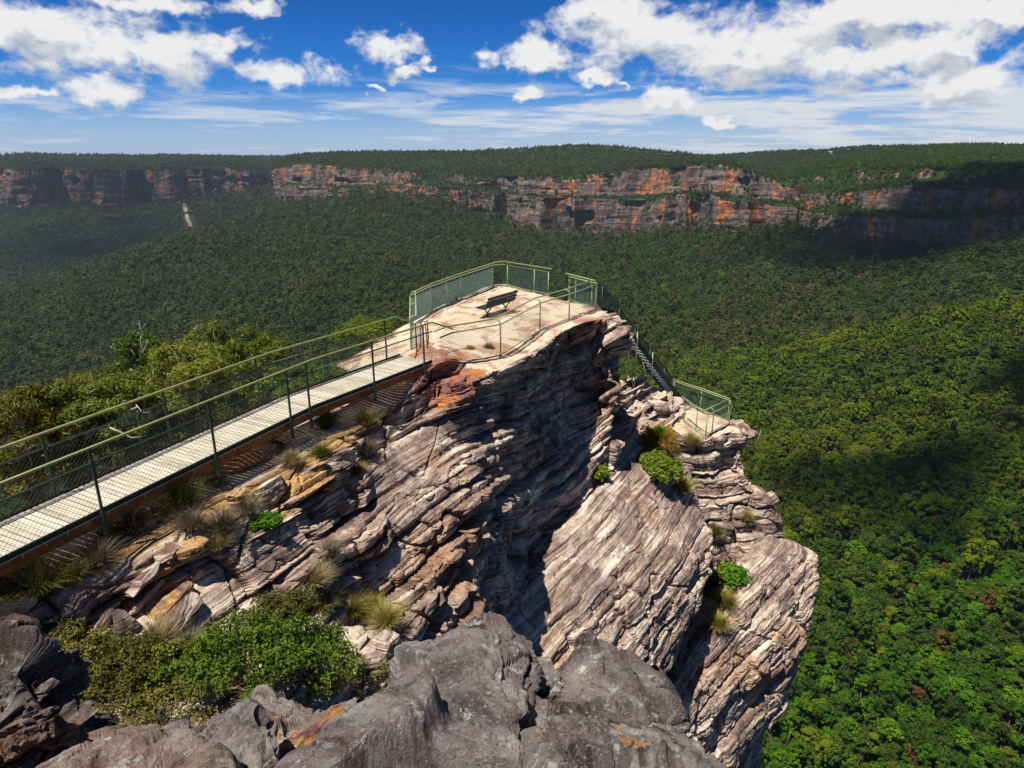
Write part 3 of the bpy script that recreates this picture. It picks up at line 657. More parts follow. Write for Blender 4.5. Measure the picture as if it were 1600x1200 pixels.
L_ = [plen(bb[:i + 1]) for i in range(len(bb))]
look_rail('long curved teal mesh railing round the back of the summit behind the bench', bb, [.05, L_[1], (L_[1] + L_[2]) / 2, L_[2], L_[3], L_[4] + .35, L_[5] - .9, L_[5] - .02], inward=(.35, -.6, 0), pitch=.034, th=.0052)
gb = [(-3.2, 20.9, -6.0), (-3.75, 24.85, -6.0)]
look_rail('short green side railing linking the walkway to the curved back railing', gb, [.05, plen(gb) * .5, plen(gb) - .05], inward=(.9, .1, 0), pitch=.06, th=.006)
gt = empty('gate_frame', (-2.95, 20.4, -6.0), 'thin dark red pipe frame standing where the walkway meets the summit', 'frame')
mb = MB(); mb.tube([(-2.95, 20.4, -6.05), (-3.05, 21.0, -5.05), (-2.75, 21.05, -5.0), (-2.6, 20.45, -6.05)], .02, 8); mb.build('pipe', M_redm, gt, True)
mb = MB(); mb.bar((-2.95, 20.4, -6.02), (-2.6, 20.45, -6.02), .06, .03); mb.build('foot', M_black, gt)
# stair
S0, S1 = np.array((2.3, 29.6, -6.05)), np.array((4.1, 30.8, -6.75)); S2 = np.array((8.25, 33.55, -12.0))
ax = (S2 - S1); axh = ax * np.array((1, 1, 0)); axh /= np.linalg.norm(axh); sd = np.array((axh[1], -axh[0], 0))     # sd points to the camera's side
st = empty('stair', tuple(S2), 'steep metal stair running down from the summit to the lower lookout', 'stair')
n = 27
for i in range(n):
    p = S1 + ax * ((i + .5) / n) + sd * .05
    mb = MB(); mb.bar(p - sd * .02, p + sd * .85, .24, .045, (0, 0, 1)); mb.build('tread', M_galv, st)
for o_ in (-.03, .9):
    mb = MB(); mb.bar(S1 + sd * o_, S2 + sd * o_, .05, .22); mb.build('stringer', M_post, st)
for f in (.30, .52):
    p = S1 + ax * f + sd * .9; g = np.array((p[0], p[1], -11.4)); mb = MB(); mb.tube([g, p + np.array((0, 0, .5))], .03, 8)
    mb.tube([g + np.array((0, 0, .6)), p - axh * .7 + np.array((0, 0, .2))], .02, 8); mb.build('support_post', M_pale, st, True)
mb = MB()
for s_ in (0, 1): mb.bar(S0 + sd * (.0 + .9 * s_), S1 + sd * (.0 + .9 * s_), .05, .2)
mb.build('landing_beam', M_post, st)
sr = empty('railing', tuple(S1), 'sloping teal mesh railing on the far side of the steep stair', 'railing')
up = np.array((0, 0, 1.1)); pl = [S0, S1, S2]
mb = MB(); mb.tube([p + up for p in pl], .028, 8); mb.build('handrail', M_post, sr, True)
mb = MB(); mb.tube([p + np.array((0, 0, .1)) for p in pl], .02, 8); mb.build('bottom_rail', M_post, sr, True)
for f in (0, .22, .44, .66, .88):
    p = S1 + ax * f; mb = MB(); mb.tube([p, p + up], .024, 8); mb.build('post', M_pale, sr, True)
mesh_part(sr, [(a + np.array((0, 0, .1)), b2 + np.array((0, 0, .1)), np.array((0, 0, 1.0))) for a, b2 in zip(pl[:-1], pl[1:])], .045, .009, M_teal)
# lower lookout
lf = [PZ(1050, 626, -12.0), PZ(1096, 642, -12.0), PZ(1138, 659, -12.0)]; ln = [PZ(1140, 664, -12.0), PZ(1112, 678, -12.0), PZ(1102, 683, -12.0), PZ(1087, 674, -12.0), PZ(1068, 659, -12.0)]
look_rail('teal mesh railing along the far edge of the small lower lookout', lf, [.05, plen(lf) * .5, plen(lf) - .05], inward=(-.4, -.9, 0), pitch=.034, th=.0052)
look_rail('open railing round the near corner of the small lower lookout', ln, [.05, plen(ln[:2]), plen(ln[:3]), plen(ln[:4]), plen(ln) - .05], inward=(-.6, .7, 0), pitch=.07, th=.004, mt=M_pale)
# bench
be = empty('bench', (-.5, 26.1, ZP), 'dark slatted park bench on a pedestal leg standing alone on the pale summit', 'bench', rz=0)
bd = np.array((.555, .832, 0)); bn = np.array((-.832, .555, 0)); bc = np.array((-.5, 26.1, ZP)); uz = np.array((0, 0, 1.0))
for k in range(4):
    o_ = bc + bn * (.12 * k) + uz * (.44 + .012 * abs(k - 1.5)); mb = MB(); mb.bar(o_ - bd * 1.0, o_ + bd * 1.0, .1, .035); mb.build('seat_slat', M_bench, be)
for k in range(3):
    o_ = bc - bn * (.10 + .045 * k) + uz * (.56 + .135 * k); mb = MB(); mb.bar(o_ - bd * 1.0, o_ + bd * 1.0, .035, .105, (-.3 * -bn[0], -.3 * -bn[1], 1)); mb.build('back_slat', M_bench, be)
for s_ in (-.62, .62):
    g = bc + bd * s_ + bn * .12; mb = MB()
    mb.tube([g - uz * .05, g + uz * .2, g + uz * .30 + bn * .06, g + uz * .40 + bn * .26], .026, 8)
    mb.tube([g + uz * .18, g + uz * .30 - bn * .06, g + uz * .42 - bn * .17, g + uz * .62 - bn * .28, g + uz * .88 - bn * .34], .024, 8)
    lg = mb.build('leg', M_bench, be, True); mb = MB(); mb.tube([g - uz * .02, g + uz * .03], .09, 10); mb.build('foot_plate', M_bench, lg)
# ------------------------------------------------------------------ terrain and far cliffs
TC = [(430,318,2400),(520,320,2150),(600,312,2000),(700,318,1850),(780,348,1750),(860,374,1650),(950,372,1600),(1040,362,1500),(1120,360,1430),(1200,358,1380),(1280,362,1300),
 (300,366,2200),(200,402,1900),(100,450,1600),(0,500,1350),(-150,560,1150),(0,640,850),(0,560,1050),(-150,700,760),(400,420,1500),(300,500,1100),(600,400,1550),(600,480,1000),(800,420,1400),(1000,420,1300),(1000,500,950),
 (1200,450,1050),(1200,520,820),(1400,425,1000),(1450,480,800),(1600,400,820),(1550,450,760),
 (1750,450,530),(1600,478,560),(1450,505,590),(1350,530,620),(1250,555,640),(1150,578,650),(1080,592,650),(1350,516,800),
 (1600,600,440),(1500,650,450),(1300,650,500),(1180,680,500),(1600,750,350),(1400,780,370),(1250,800,380),(1750,700,380),
 (1600,860,290),(1400,860,320),(1300,870,320),(1600,1000,235),(1400,1000,250),(1600,1200,190),(1250,1200,195),(1300,1050,235),(1750,1000,230),
 (0,322,3000),(100,320,3000),(200,324,3000),(290,318,3000),(400,306,2900),(0,400,2300),(0,450,1750),(200,372,2400),(-150,330,3000),(-150,430,2000)]
TP = [PY(*c) for c in TC] + [AZ(*c) for c in ((1600,690,-165),(1450,700,-185),(1350,710,-200),(1250,740,-208),(1100,760,-218),(800,150,-190),(800,400,-240),(800,700,-245),(300,150,-200),(300,500,-285),(0,300,-270),(0,560,-320),(800,55,-95),(1300,70,-135),(1300,130,-190),(100,60,-80))]
TP = np.array(TP)
def tcoord(x, y): return np.stack([np.arctan2(x, y) * 1.5, np.log(np.hypot(x, y)) ], -1)
def tps_k(d2): return np.where(d2 > 1e-12, .5 * d2 * np.log(np.maximum(d2, 1e-12)), 0)
_q = tcoord(TP[:, 0], TP[:, 1]); _n = len(_q)
_K = tps_k(((_q[:, None] - _q[None]) ** 2).sum(-1)) + np.eye(_n) * 2e-3; _Pm = np.concatenate([np.ones((_n, 1)), _q], 1)
_A = np.block([[_K, _Pm], [_Pm.T, np.zeros((3, 3))]]); _w = np.linalg.solve(_A, np.concatenate([TP[:, 2], np.zeros(3)]))
def height(x, y):
    x = np.asarray(x, float); y = np.asarray(y, float); s = x.shape; x = x.ravel(); y = y.ravel()
    th = np.clip(np.arctan2(x, y), R(-50), R(50)); r = np.clip(np.hypot(x, y), 45, 4500)
    q = np.stack([th * 1.5, np.log(r)], -1); o = np.zeros(len(x))
    for i in range(0, len(x), 40000):
        o[i:i + 40000] = tps_k(((q[i:i + 40000, None] - _q[None]) ** 2).sum(-1)) @ _w[:_n] + _w[_n] + q[i:i + 40000] @ _w[_n + 1:]
    P = np.stack([x, y, 0 * x], -1)
    o = o + fbm(P, 1 / 240, 4, 101) * 11 * np.clip((r - 60) / 400, 0, 1.3) + (1 - 2.4 * np.abs(vn((x * .95 - y * .3) / 380, (y * .95 + x * .3) / 1500, x * 0, 103))) * 40 * np.clip((r - 500) / 900, 0, 1) * np.clip((np.interp(x / np.maximum(y, 1), kk[oo], yk) - 120 - y) / 600, 0, 1)
    rq = np.hypot(x, y); o = np.where(rq > 3300, np.minimum(o, -150 - (rq - 3300) * .02), o)
    return np.clip(o, -420, 40).reshape(s)
m, t, b = mat('forest_floor', .95, .1); P = t.pos()
t.put(b.inputs['Base Color'], t.ramp(t.noise(P, .05, 6, .6), [(.3, (.014, .026, .007)), (.7, (.035, .055, .014))])); M_floor = m
uc = [425, 432, 470, 520, 560, 600, 650, 700, 760, 800, 850, 900, 950, 1000, 1050, 1090, 1130, 1180, 1220, 1242]
yc = [2700, 2420, 2300, 2180, 2120, 2050, 1960, 1880, 1800, 1760, 1720, 1680, 1640, 1590, 1540, 1500, 1460, 1430, 1420, 1480]
vt = [266, 264, 256, 258, 262, 264, 268, 268, 274, 276, 276, 272, 270, 264, 262, 258, 256, 270, 284, 290]
vm = [292, 290, 290, 292, 295, 292, 286, 290, 298, 306, 310, 312, 312, 312, 306, 306, 306, 316, 320, 318]
vb = [324, 322, 324, 326, 330, 326, 312, 320, 340, 362, 376, 384, 376, 370, 364, 358, 356, 362, 364, 362]
ul = [-160, -60, 0, 45, 90, 150, 195, 215, 260, 320, 350, 380, 405, 425]
yl = [2900, 2950, 2980, 2900, 3000, 3020, 2960, 3120, 3040, 3080, 3060, 3000, 3080, 3300]
ur = [1225, 1250, 1290, 1330, 1370, 1400, 1450, 1500, 1550, 1600, 1680, 1760]
yr = [1560, 1420, 1330, 1290, 1230, 1180, 1100, 1040, 980, 930, 880, 830]
uu = ul[:-1] + uc[1:-1] + ur[1:]; kk = np.array([(q - 800) / (F * CP + 260 * SP) for q in uu]); oo = np.argsort(kk); yk = np.array(yl[:-1] + yc[1:-1] + yr[1:])[oo] + 60
th = np.concatenate([np.linspace(-180, -56, 24)[:-1], np.linspace(-56, 56, 260), np.linspace(56, 180, 24)[1:]]) * math.pi / 180
rr = np.exp(np.linspace(math.log(30), math.log(6200), 220))
TH, RR = np.meshgrid(th, rr); X, Yy = np.sin(TH) * RR, np.cos(TH) * RR; Z = height(X, Yy)
Z = np.where(RR < 60, Z - (60 - RR) * .5, Z); GZ = (X, Yy, RR)
Z = np.where(Yy > np.interp(X / np.maximum(Yy, 1), kk[oo], yk), np.minimum(Z, -165), Z)
G = np.stack([X, Yy, Z], -1)
ground = link('ground', npmesh('ground', G.reshape(-1, 3), grid_faces(*X.shape)[:, ::-1], True), M_floor); tag(ground, kind='structure')
# far cliffs
m, t, b = mat('far_cliff', .95, .1); P = t.pos(); x, y, z = t.sep(P); nz = t.sep(t.node('ShaderNodeNewGeometry').outputs['Normal'])[2]
hv = t.comb(t.m('MULTIPLY', x, .012), t.m('MULTIPLY', y, .012), t.m('MULTIPLY', z, .11)); vv = t.comb(t.m('MULTIPLY', x, .035), t.m('MULTIPLY', y, .035), t.m('MULTIPLY', z, .008))
nh = t.noise(hv, 1, 5, .65, .4); nv = t.noise(vv, 1, 5, .65, .3); nb_ = t.noise(P, .011, 4, .6); nf = t.noise(P, .09, 5, .7)
col = t.ramp(t.m('ADD', t.m('MULTIPLY', nh, .38), t.m('ADD', t.m('MULTIPLY', nf, .3), t.m('MULTIPLY', t.noise(vv, 3.2, 4, .6), .32))), [(.36, (.032, .024, .022)), (.45, (.10, .074, .064)), (.53, (.18, .135, .11)), (.64, (.34, .26, .20))])
org = t.ramp(nf, [(.3, (.20, .055, .022)), (.5, (.44, .14, .042)), (.7, (.58, .29, .12))])
col = t.mix(t.m('MULTIPLY', t.step(t.m('ADD', t.m('MULTIPLY', nv, .75), t.m('MULTIPLY', nb_, .32)), .55, .63), .9), col, org)
col = t.mix(t.m('MULTIPLY', t.step(t.noise(vv, 2.3, 4, .6), .57, .68), .75), col, (.035, .03, .03))
veg = t.m('ADD', t.attr('veg'), t.m('MULTIPLY', t.m('SUBTRACT', nf, .5), 1.2))
col = t.mix(t.step(veg, .45, .6), col, t.ramp(nf, [(.3, (.012, .025, .008)), (.7, (.05, .075, .022))]))
t.put(b.inputs['Base Color'], col); t.put(b.inputs['Normal'], t.bump(t.m('ADD', nh, t.m('ADD', nv, nf)), .8, 6.0)); M_cliff = m
def far_cliff(rows, res, amp, label, vegrows=None, seed=0, name='cliff', resu=None):
    """rows of (u, v, y) from top to bottom"""
    C = [[PY(*p) if len(p) == 3 else np.array(p[1:], float) for p in r] for r in rows]
    C = [[p + np.array((0, 120.0, 0)) for p in C[0]]] + C
    G0 = loft(C, res, resu or res); N = normals(G0)
    if (N * (-G0)).sum(-1).mean() < 0: N = -N
    Nh = N * np.array((1, 1, 0)); Nh = np.repeat(Nh[len(N) // 4:].mean(0, keepdims=True), len(N), 0); Nh /= np.linalg.norm(Nh, axis=-1, keepdims=True) + 1e-9
    m0 = max(2, int(120.0 / res)); wt = np.clip(np.arange(len(N)) / m0, 0, 1)[:, None]; cap = np.where(np.arange(len(N))[:, None] < m0, 0.0, 1.0)
    Pp = G0 + seed * 977
    zb = Pp[..., 2] + 8 * vn(Pp[..., 0] / 300, Pp[..., 1] / 300, 0 * Pp[..., 0], 3)
    D = 28 * vn(Pp[..., 0] / 130, Pp[..., 1] / 130, Pp[..., 2] / 900, 201) + 17 * (1 - 2 * np.abs(vn(Pp[..., 0] / 55, Pp[..., 1] / 55, Pp[..., 2] / 700, 202))) + 6 * vn(Pp[..., 0] / 18, Pp[..., 1] / 18, Pp[..., 2] / 120, 203)
    for s_, a_, sd_ in ((30, 2.6, 211), (12, 1.6, 212), (5.5, .8, 213)):
        D = D + a_ * layers(Pp * np.array((1, 1, 1)), zb, s_, sd_, .9 / s_ * .6)
    cave = -9 * sstep(.38, .6, vn(Pp[..., 0] / 60, Pp[..., 1] / 60, Pp[..., 2] / 28, 221))
    G = G0 + Nh * ((D + cave * cap) * amp * wt)[..., None]
    N2 = normals(G); N2 *= np.sign((N2 * N).sum(-1, keepdims=True) + 1e-9)
    veg = sstep(.42, .75, N2[..., 2] + .25 * vn(Pp[..., 0] / 20, Pp[..., 1] / 20, Pp[..., 2] / 20, 231)) * 1.1
    gu, gv = pix(G); gb = np.maximum(np.exp(-((gu - 712) / 60) ** 2), .8 * np.exp(-((gu - 1090) / 22) ** 2) * (gv > 296)) if seed == 1 else 0 * gu
    veg = np.maximum(veg, gb * .40 + .35 * vn(Pp[..., 0] / 40, Pp[..., 1] / 40, Pp[..., 2] / 40, 233) * gb)
    if vegrows is not None:
        k = np.zeros(len(C)); 
        for i in vegrows: k[i + 1] = 1
        rowid = np.linspace(0, 1, G.shape[0])
    nr, nu, _ = G.shape; V = G.reshape(-1, 3); Fa = grid_faces(nr, nu); n0 = np.cross(V[Fa[:, 1]] - V[Fa[:, 0]], V[Fa[:, 3]] - V[Fa[:, 0]])
    if (n0 * N.reshape(-1, 3)[Fa[:, 0]]).sum() < 0: Fa = Fa[:, ::-1]
    o = link(name, npmesh(name, V, Fa, False, {'veg': veg}), M_cliff); tag(o, label, kind='structure')
    return G
def hcols(us, vs, ys): return list(zip(us, vs, ys))
CG = far_cliff([hcols(uc, vt, [y + 25 for y in yc]), hcols(uc, [v - 4 for v in vm], yc), hcols(uc, [v + 1 for v in vm], [y - 26 for y in yc]), hcols(uc, [v + 22 if i > 8 else v + 10 for i, v in enumerate(vb)], [y - 40 for y in yc])], 5.5, 1.0, 'long orange and grey cliff in two tiers below the central plateau', seed=1, resu=6)
LG = far_cliff([hcols(ul, [260, 262, 262, 264, 262, 268, 266, 268, 262, 264, 262, 266, 274, 280], yl), hcols(ul, [292, 292, 292, 294, 294, 292, 294, 294, 290, 288, 288, 290, 292, 292], [y - 12 for y in yl]), hcols(ul, [338, 338, 336, 336, 336, 340, 340, 340, 330, 326, 326, 322, 316, 312], [y - 30 for y in yl])], 8, 1.5, 'shaded purple grey cliff band far away on the left', seed=2)
RG = far_cliff([hcols(ur, [286, 282, 272, 268, 264, 264, 262, 262, 262, 262, 262, 262], [y + 130 for y in yr]), hcols(ur, [302, 300, 294, 290, 286, 284, 284, 286, 286, 286, 288, 290], [y + 96 for y in yr]), hcols(ur, [306, 304, 300, 297, 294, 292, 292, 293, 293, 293, 295, 297], [y + 40 for y in yr]),
 hcols(ur, [326, 326, 326, 328, 330, 332, 334, 332, 330, 330, 332, 334], [y + 18 for y in yr]), hcols(ur, [331, 331, 332, 334, 337, 340, 342, 340, 337, 336, 338, 340], [y - 26 for y in yr]), hcols(ur, [372, 376, 378, 384, 390, 400, 408, 398, 386, 380, 380, 382], [y - 50 for y in yr])], 5.0, .6, 'dark stepped cliff with green ledges on the right', seed=3)
# plateau tops (forested)
def plateau(rows, res, label):
    C = [[PY(*p) if isinstance(p, tuple) else p for p in r] for r in rows]; C.append(off(C[-1], 0, 900, -90)); G0 = loft(C, res, res * 1.3)
    G0[..., 2] += fbm(G0 * np.array((1, 1, 0)), 1 / 300, 3, 301) * 4
    nr, nu, _ = G0.shape; Fa = grid_faces(nr, nu); V = G0.reshape(-1, 3); n0 = np.cross(V[Fa[:, 1]] - V[Fa[:, 0]], V[Fa[:, 3]] - V[Fa[:, 0]])
    if n0[:, 2].mean() < 0: Fa = Fa[:, ::-1]
    o = link('plateau', npmesh('plateau', V, Fa, True), M_floor); tag(o, label, kind='structure'); return G0
vs_c = [262, 258, 246, 243, 243, 242, 242, 242, 240, 238, 234, 232, 234, 238, 242, 246, 250, 262, 278, 286]
P1 = plateau([[PY(*p) + np.array((0, 90, -2)) for p in hcols(uc, vt, [y + 25 for y in yc])], hcols(uc, [(a + c) / 2 + 1 for a, c in zip(vt, vs_c)], [y + 320 for y in yc]), hcols(uc, vs_c, [y + 800 for y in yc])], 40, 'forested top of the central plateau')
P2 = plateau([[PY(*p) + np.array((0, 90, -2)) for p in hcols(ul, [260, 262, 262, 264, 262, 268, 266, 268, 262, 264, 262, 266, 274, 280], yl)], hcols(ul, [254, 255, 255, 256, 256, 258, 258, 258, 256, 256, 256, 257, 262, 264], [y + 500 for y in yl]), hcols(ul, [246, 248, 249, 246, 246, 247, 247, 248, 248, 248, 249, 250, 250, 251], [y + 1300 for y in yl])], 60, 'forested top of the far left plateau')
P3 = plateau([[PY(*p) + np.array((0, 90, -2)) for p in hcols(ur, [286, 282, 272, 268, 264, 264, 262, 262, 262, 262, 262, 262], [y + 130 for y in yr])], hcols([1170, 1210, 1260, 1300, 1350, 1400, 1450, 1500, 1550, 1600, 1680, 1760], [268, 262, 258, 256, 252, 250, 248, 247, 246, 246, 246, 246], [2300, 2200, 2050, 1950, 1850, 1750, 1650, 1550, 1480, 1420, 1360, 1300]),
  hcols([1110, 1160, 1220, 1270, 1340, 1400, 1450, 1500, 1550, 1610, 1690, 1770], [250, 247, 243, 241, 236, 235, 234, 232, 233, 236, 236, 237], [3300, 3200, 3000, 2800, 2600, 2450, 2300, 2150, 2050, 1950, 1850, 1750])], 40, 'forested hill on the right horizon')
P4 = plateau([hcols([380, 430, 500, 800, 1060, 1130, 1240], [268, 262, 258, 258, 262, 262, 262], [3600] * 7), hcols([380, 430, 500, 800, 1060, 1130, 1240], [249, 248, 247, 247, 247, 246, 246], [5200] * 7)], 150, 'low far ridge behind the plateaus')
# ------------------------------------------------------------------ foliage materials
def leaf_mat(name, stops, zone=None, trans=.25, var=.5, rough=.6):
    """stops: colour ramp over a per-leaf / per-plant random value"""
    m = bpy.data.materials.new(name); m.use_nodes = True; t = NT(m.node_tree); b = t.n['Principled BSDF']; out = t.n['Material Output']
    b.inputs['Roughness'].default_value = rough; b.inputs['Specular IOR Level'].default_value = .2
    P = t.pos(); oi = t.node('ShaderNodeObjectInfo').outputs['Random']; isl = t.attr('rnd')
    n = t.noise(P, zone or 1.5, 4, .6)
    f = t.m('ADD', t.m('MULTIPLY', isl, .34), t.m('ADD', t.m('MULTIPLY', oi, .36), t.m('MULTIPLY', n, .36)))
    col = t.ramp(f, stops); t.put(b.inputs['Base Color'], col)
    if trans:
        tr = t.node('ShaderNodeBsdfTranslucent'); t.put(tr.inputs['Color'], col); mx = t.node('ShaderNodeMixShader'); mx.inputs[0].default_value = trans
        t.l.new(b.outputs[0], mx.inputs[1]); t.l.new(tr.outputs[0], mx.inputs[2]); t.l.new(mx.outputs[0], out.inputs['Surface'])
    return m
LM = {
 'olive': leaf_mat('olive_foliage', [(.25, (0.032, 0.046, 0.0088)), (.5, (0.088, 0.108, 0.0187)), (.62, (0.134, 0.143, 0.0286)), (.8, (0.177, 0.166, 0.0462))], .012),
 'dark': leaf_mat('dark_foliage', [(.25, (.018, .045, .004)), (.5, (.046, .098, .007)), (.8, (.09, .15, .012))], .012),
 'bright': leaf_mat('bright_foliage', [(.25, (.022, .072, .002)), (.5, (.06, .165, .003)), (.7, (.115, .24, .004)), (.85, (.2, .32, .010))], .02),
 'yellow': leaf_mat('yellow_foliage', [(.25, (.055, .072, .003)), (.5, (.115, .165, .004)), (.8, (.20, .245, .008))], .012),
 'rust': leaf_mat('rust_foliage', [(.25, (.085, .05, .012)), (.55, (.17, .085, .02)), (.8, (.26, .15, .04))], .02),
}
M_bark = plain('pale_bark', (.30, .26, .22), .9, .1, .4, scale=4)
M_white = plain('bleached_wood', (.55, .50, .44), .85, .1, .25, scale=8)
M_twig = plain('twig', (.13, .10, .08), .9, .1, .4, scale=8)
def nrmz(a): return a / (np.linalg.norm(a, axis=-1, keepdims=True) + 1e-9)
def leafquads(C, D, size, rng, aspect=1.5, jitter=.7, fold=0.25):
    """leaf clumps: centres C, facing D -> kite quads (V, F, rnd)"""
    n = len(C); N = nrmz(D + rng.normal(size=(n, 3)) * jitter); A = nrmz(np.cross(N, rng.normal(size=(n, 3)))); B = np.cross(N, A)
    s = (size * rng.uniform(.6, 1.35, n))[:, None]
    a = C - A * s * aspect * .5; c = C + A * s * aspect * .5; b = C + B * s * .5 * rng.uniform(.6, 1.1, (n, 1)) + N * s * fold * .5; d = C - B * s * .5 * rng.uniform(.6, 1.1, (n, 1)) + N * s * fold * .5
    V = np.stack([a, b, c, d], 1).reshape(-1, 3); Fa = np.arange(4 * n).reshape(n, 4)
    return V, Fa, np.repeat(rng.random(n), 4)
def crown_mesh(name, rng, Rr, H, nb, nq, q, matk, base=0.0, trunk=True, shape=1.0, jit=.45):
    """a forest tree: lumpy crown of many leaf clumps over a tapered trunk with a few limbs; origin at the ground"""
    Vs, Fs, Rs = [], [], []; b0 = 0; cz = H * .66
    for i in range(nb):
        d = nrmz(rng.normal(size=3)); d[2] = abs(d[2]) * 1.0 - .25; rad = Rr * rng.uniform(.15, 1.0) ** .8
        c = np.array((d[0] * rad, d[1] * rad, cz + d[2] * H * .30 * shape)); r = Rr * rng.uniform(.13, .36)
        n = max(6, int(nq * (r / (Rr * .30)) ** 2)); dd = nrmz(rng.normal(size=(n, 3)) + np.array((0, 0, .35)))
        C = c + dd * r * np.array((1, 1, .78)) * rng.uniform(.5, 1.15, (n, 1))
        V, Fa, rd = leafquads(C, dd + np.array((0, 0, .3)), q, rng, 1.3, jit); Vs.append(V); Fs.append(Fa + b0); Rs.append(rd * .75 + rng.random() * .25); b0 += len(V)
    mi = np.zeros(sum(len(f) for f in Fs), int)
    if trunk:
        mb = MB(); mb.tube([(0, 0, -2), (.2, .1, H * .3), (-.1, .2, H * .6), (.1, 0, H * .82)], .034 * H * .55, 5, .006 * H)
        for k in range(3):
            a = rng.random() * 6.28; mb.tube([(0, .1, H * .42), (math.cos(a) * Rr * .3, math.sin(a) * Rr * .3, H * .58), (math.cos(a) * Rr * .6, math.sin(a) * Rr * .6, H * .7)], .008 * H, 4, .003 * H)
        qf = [f for f in mb.f if len(f) == 4]; V = np.array(mb.v); Vs.append(V); Fs.append(np.array(qf) + b0); Rs.append(np.full(len(V), .5)); mi = np.concatenate([mi, np.ones(len(qf), int)])
    me = npmesh(name, np.concatenate(Vs), np.concatenate(Fs), False, {'rnd': np.concatenate(Rs)}, mi)
    me.materials.append(LM[matk]); me.materials.append(M_bark); return me
KINDS = ['olive', 'dark', 'bright', 'yellow', 'rust']
NEAR = {k: [crown_mesh('tree_' + k, np.random.default_rng(100 + 10 * i + j), (4.1 if k != 'bright' else 3.6) * (1.0, .72, 1.15)[j], (15 if k in ('olive', 'yellow') else 12.5) * (1.0, 1.22, .9)[j], 34, 84, .50 if k != 'bright' else .46, k, shape=(1.0, 1.5, .8)[j]) for j in range(3)] for i, k in enumerate(KINDS)}
FAR = {k: [crown_mesh('far_tree_' + k, np.random.default_rng(300 + 10 * i + j), 4.6 * (1.0, .75, 1.15)[j], 14 * (1, 1.15, .92)[j], 15, 24, .95, k, trunk=False, shape=(1.0, 1.5, .8)[j]) for j in range(3)] for i, k in enumerate(KINDS)}
# ------------------------------------------------------------------ where the trees stand
def ycliff(u):
    """distance at which the cliffs begin, per bearing column"""
    uu = np.concatenate([np.array(ul), np.array(uc[1:-1]), np.array(ur[1:])]); yy = np.concatenate([np.array(yl) - 25, np.array(yc[1:-1]) - 45, np.array(yr[1:]) - 80])
    bx = [ray(q, 330) for q in uu]; k = np.array([q[0] / q[1] for q in bx]); o = np.argsort(k)
    return k[o], yy[o]
_ck, _cy = ycliff(0)
def scatter(r0, r1, sp, a0=-56, a1=56):
    """jittered rings of points on the ground between r0 and r1"""
    out = []; r = r0
    while r < r1:
        s = sp(r); n = int(R(a1 - a0) * r / s); a = R(a0) + (np.arange(n) + RNG.uniform(-.45, .45, n)) * s / r; q = r + RNG.uniform(-.45, .45, n) * s
        out.append(np.stack([np.sin(a) * q, np.cos(a) * q], -1)); r += s * .9
    P = np.concatenate(out); k = P[:, 0] / P[:, 1]; P = P[P[:, 1] < np.interp(k, _ck, _cy)]
    return np.concatenate([P, height(P[:, 0], P[:, 1])[:, None]], 1)
PT = scatter(130, 3800, lambda r: 3.3 if r < 350 else 4.4 if r < 560 else 5.3 + (r - 500) * .0025)
u_, v_ = pix(PT + np.array((0, 0, 10)))
PT = PT[(u_ > -160) & (u_ < 1760) & (v_ < 1330)]
# the landslide scar carries no trees
SC = [PY(*p) for p in ((283, 312, 2985), (289, 322, 2890), (291, 335, 2700), (297, 348, 2500), (303, 362, 2330))]
def scar_d(P):
    d = np.full(len(P), 1e9)
    for a, b2 in zip(SC[:-1], SC[1:]):
        e = (b2 - a)[:2]; t_ = np.clip(((P[:, :2] - a[:2]) @ e) / (e @ e), 0, 1); d = np.minimum(d, np.linalg.norm(P[:, :2] - a[:2] - t_[:, None] * e, axis=-1))
    return d
PT = PT[scar_d(PT) > 21]
u_, v_ = pix(PT)
def zone(P, u, v):
    """kind of tree by place: rainforest green low on the near right, yellowish on the spur, olive on the far slopes"""
    r = np.linalg.norm(P, axis=-1); x, y = P[:, 0], P[:, 1]
    n = fbm(P, 1 / 120, 3, 401); n2 = fbm(P, 1 / 40, 2, 405); k = np.zeros(len(P), int); rnd = RNG.random(len(P))
    spur = (y < 700) & (x > 60); low = (y < 330) & (x > 20) 
    k[:] = np.where(rnd < .62 + .3 * n, 0, 1)
    k = np.where((n2 > .45) & (rnd < .6) & (x > -200) & (y > 700), 2, k)
    k = np.where(spur & (rnd < .80), 3, np.where(spur & (rnd < .92), 0, k))
    k = np.where(low & (rnd < .66 + .3 * n), 2, np.where(low & (rnd < .94), 1, np.where(low, 3, k)))
    k = np.where(low & (RNG.random(len(P)) < .013), 4, k)
    return k, n
kind, zn = zone(PT, u_, v_)
dist = np.linalg.norm(PT, axis=-1)
scl = np.clip(RNG.lognormal(-.06, .26, len(PT)), .5, 1.6) * np.where(dist < 500, .95, .86 + np.clip((dist - 500) / 2500, 0, .55)); scl = np.where((kind == 2) | (dist < 350), scl * RNG.uniform(.5, .95, len(PT)), scl); scl = np.where(kind == 4, scl * .95, scl)
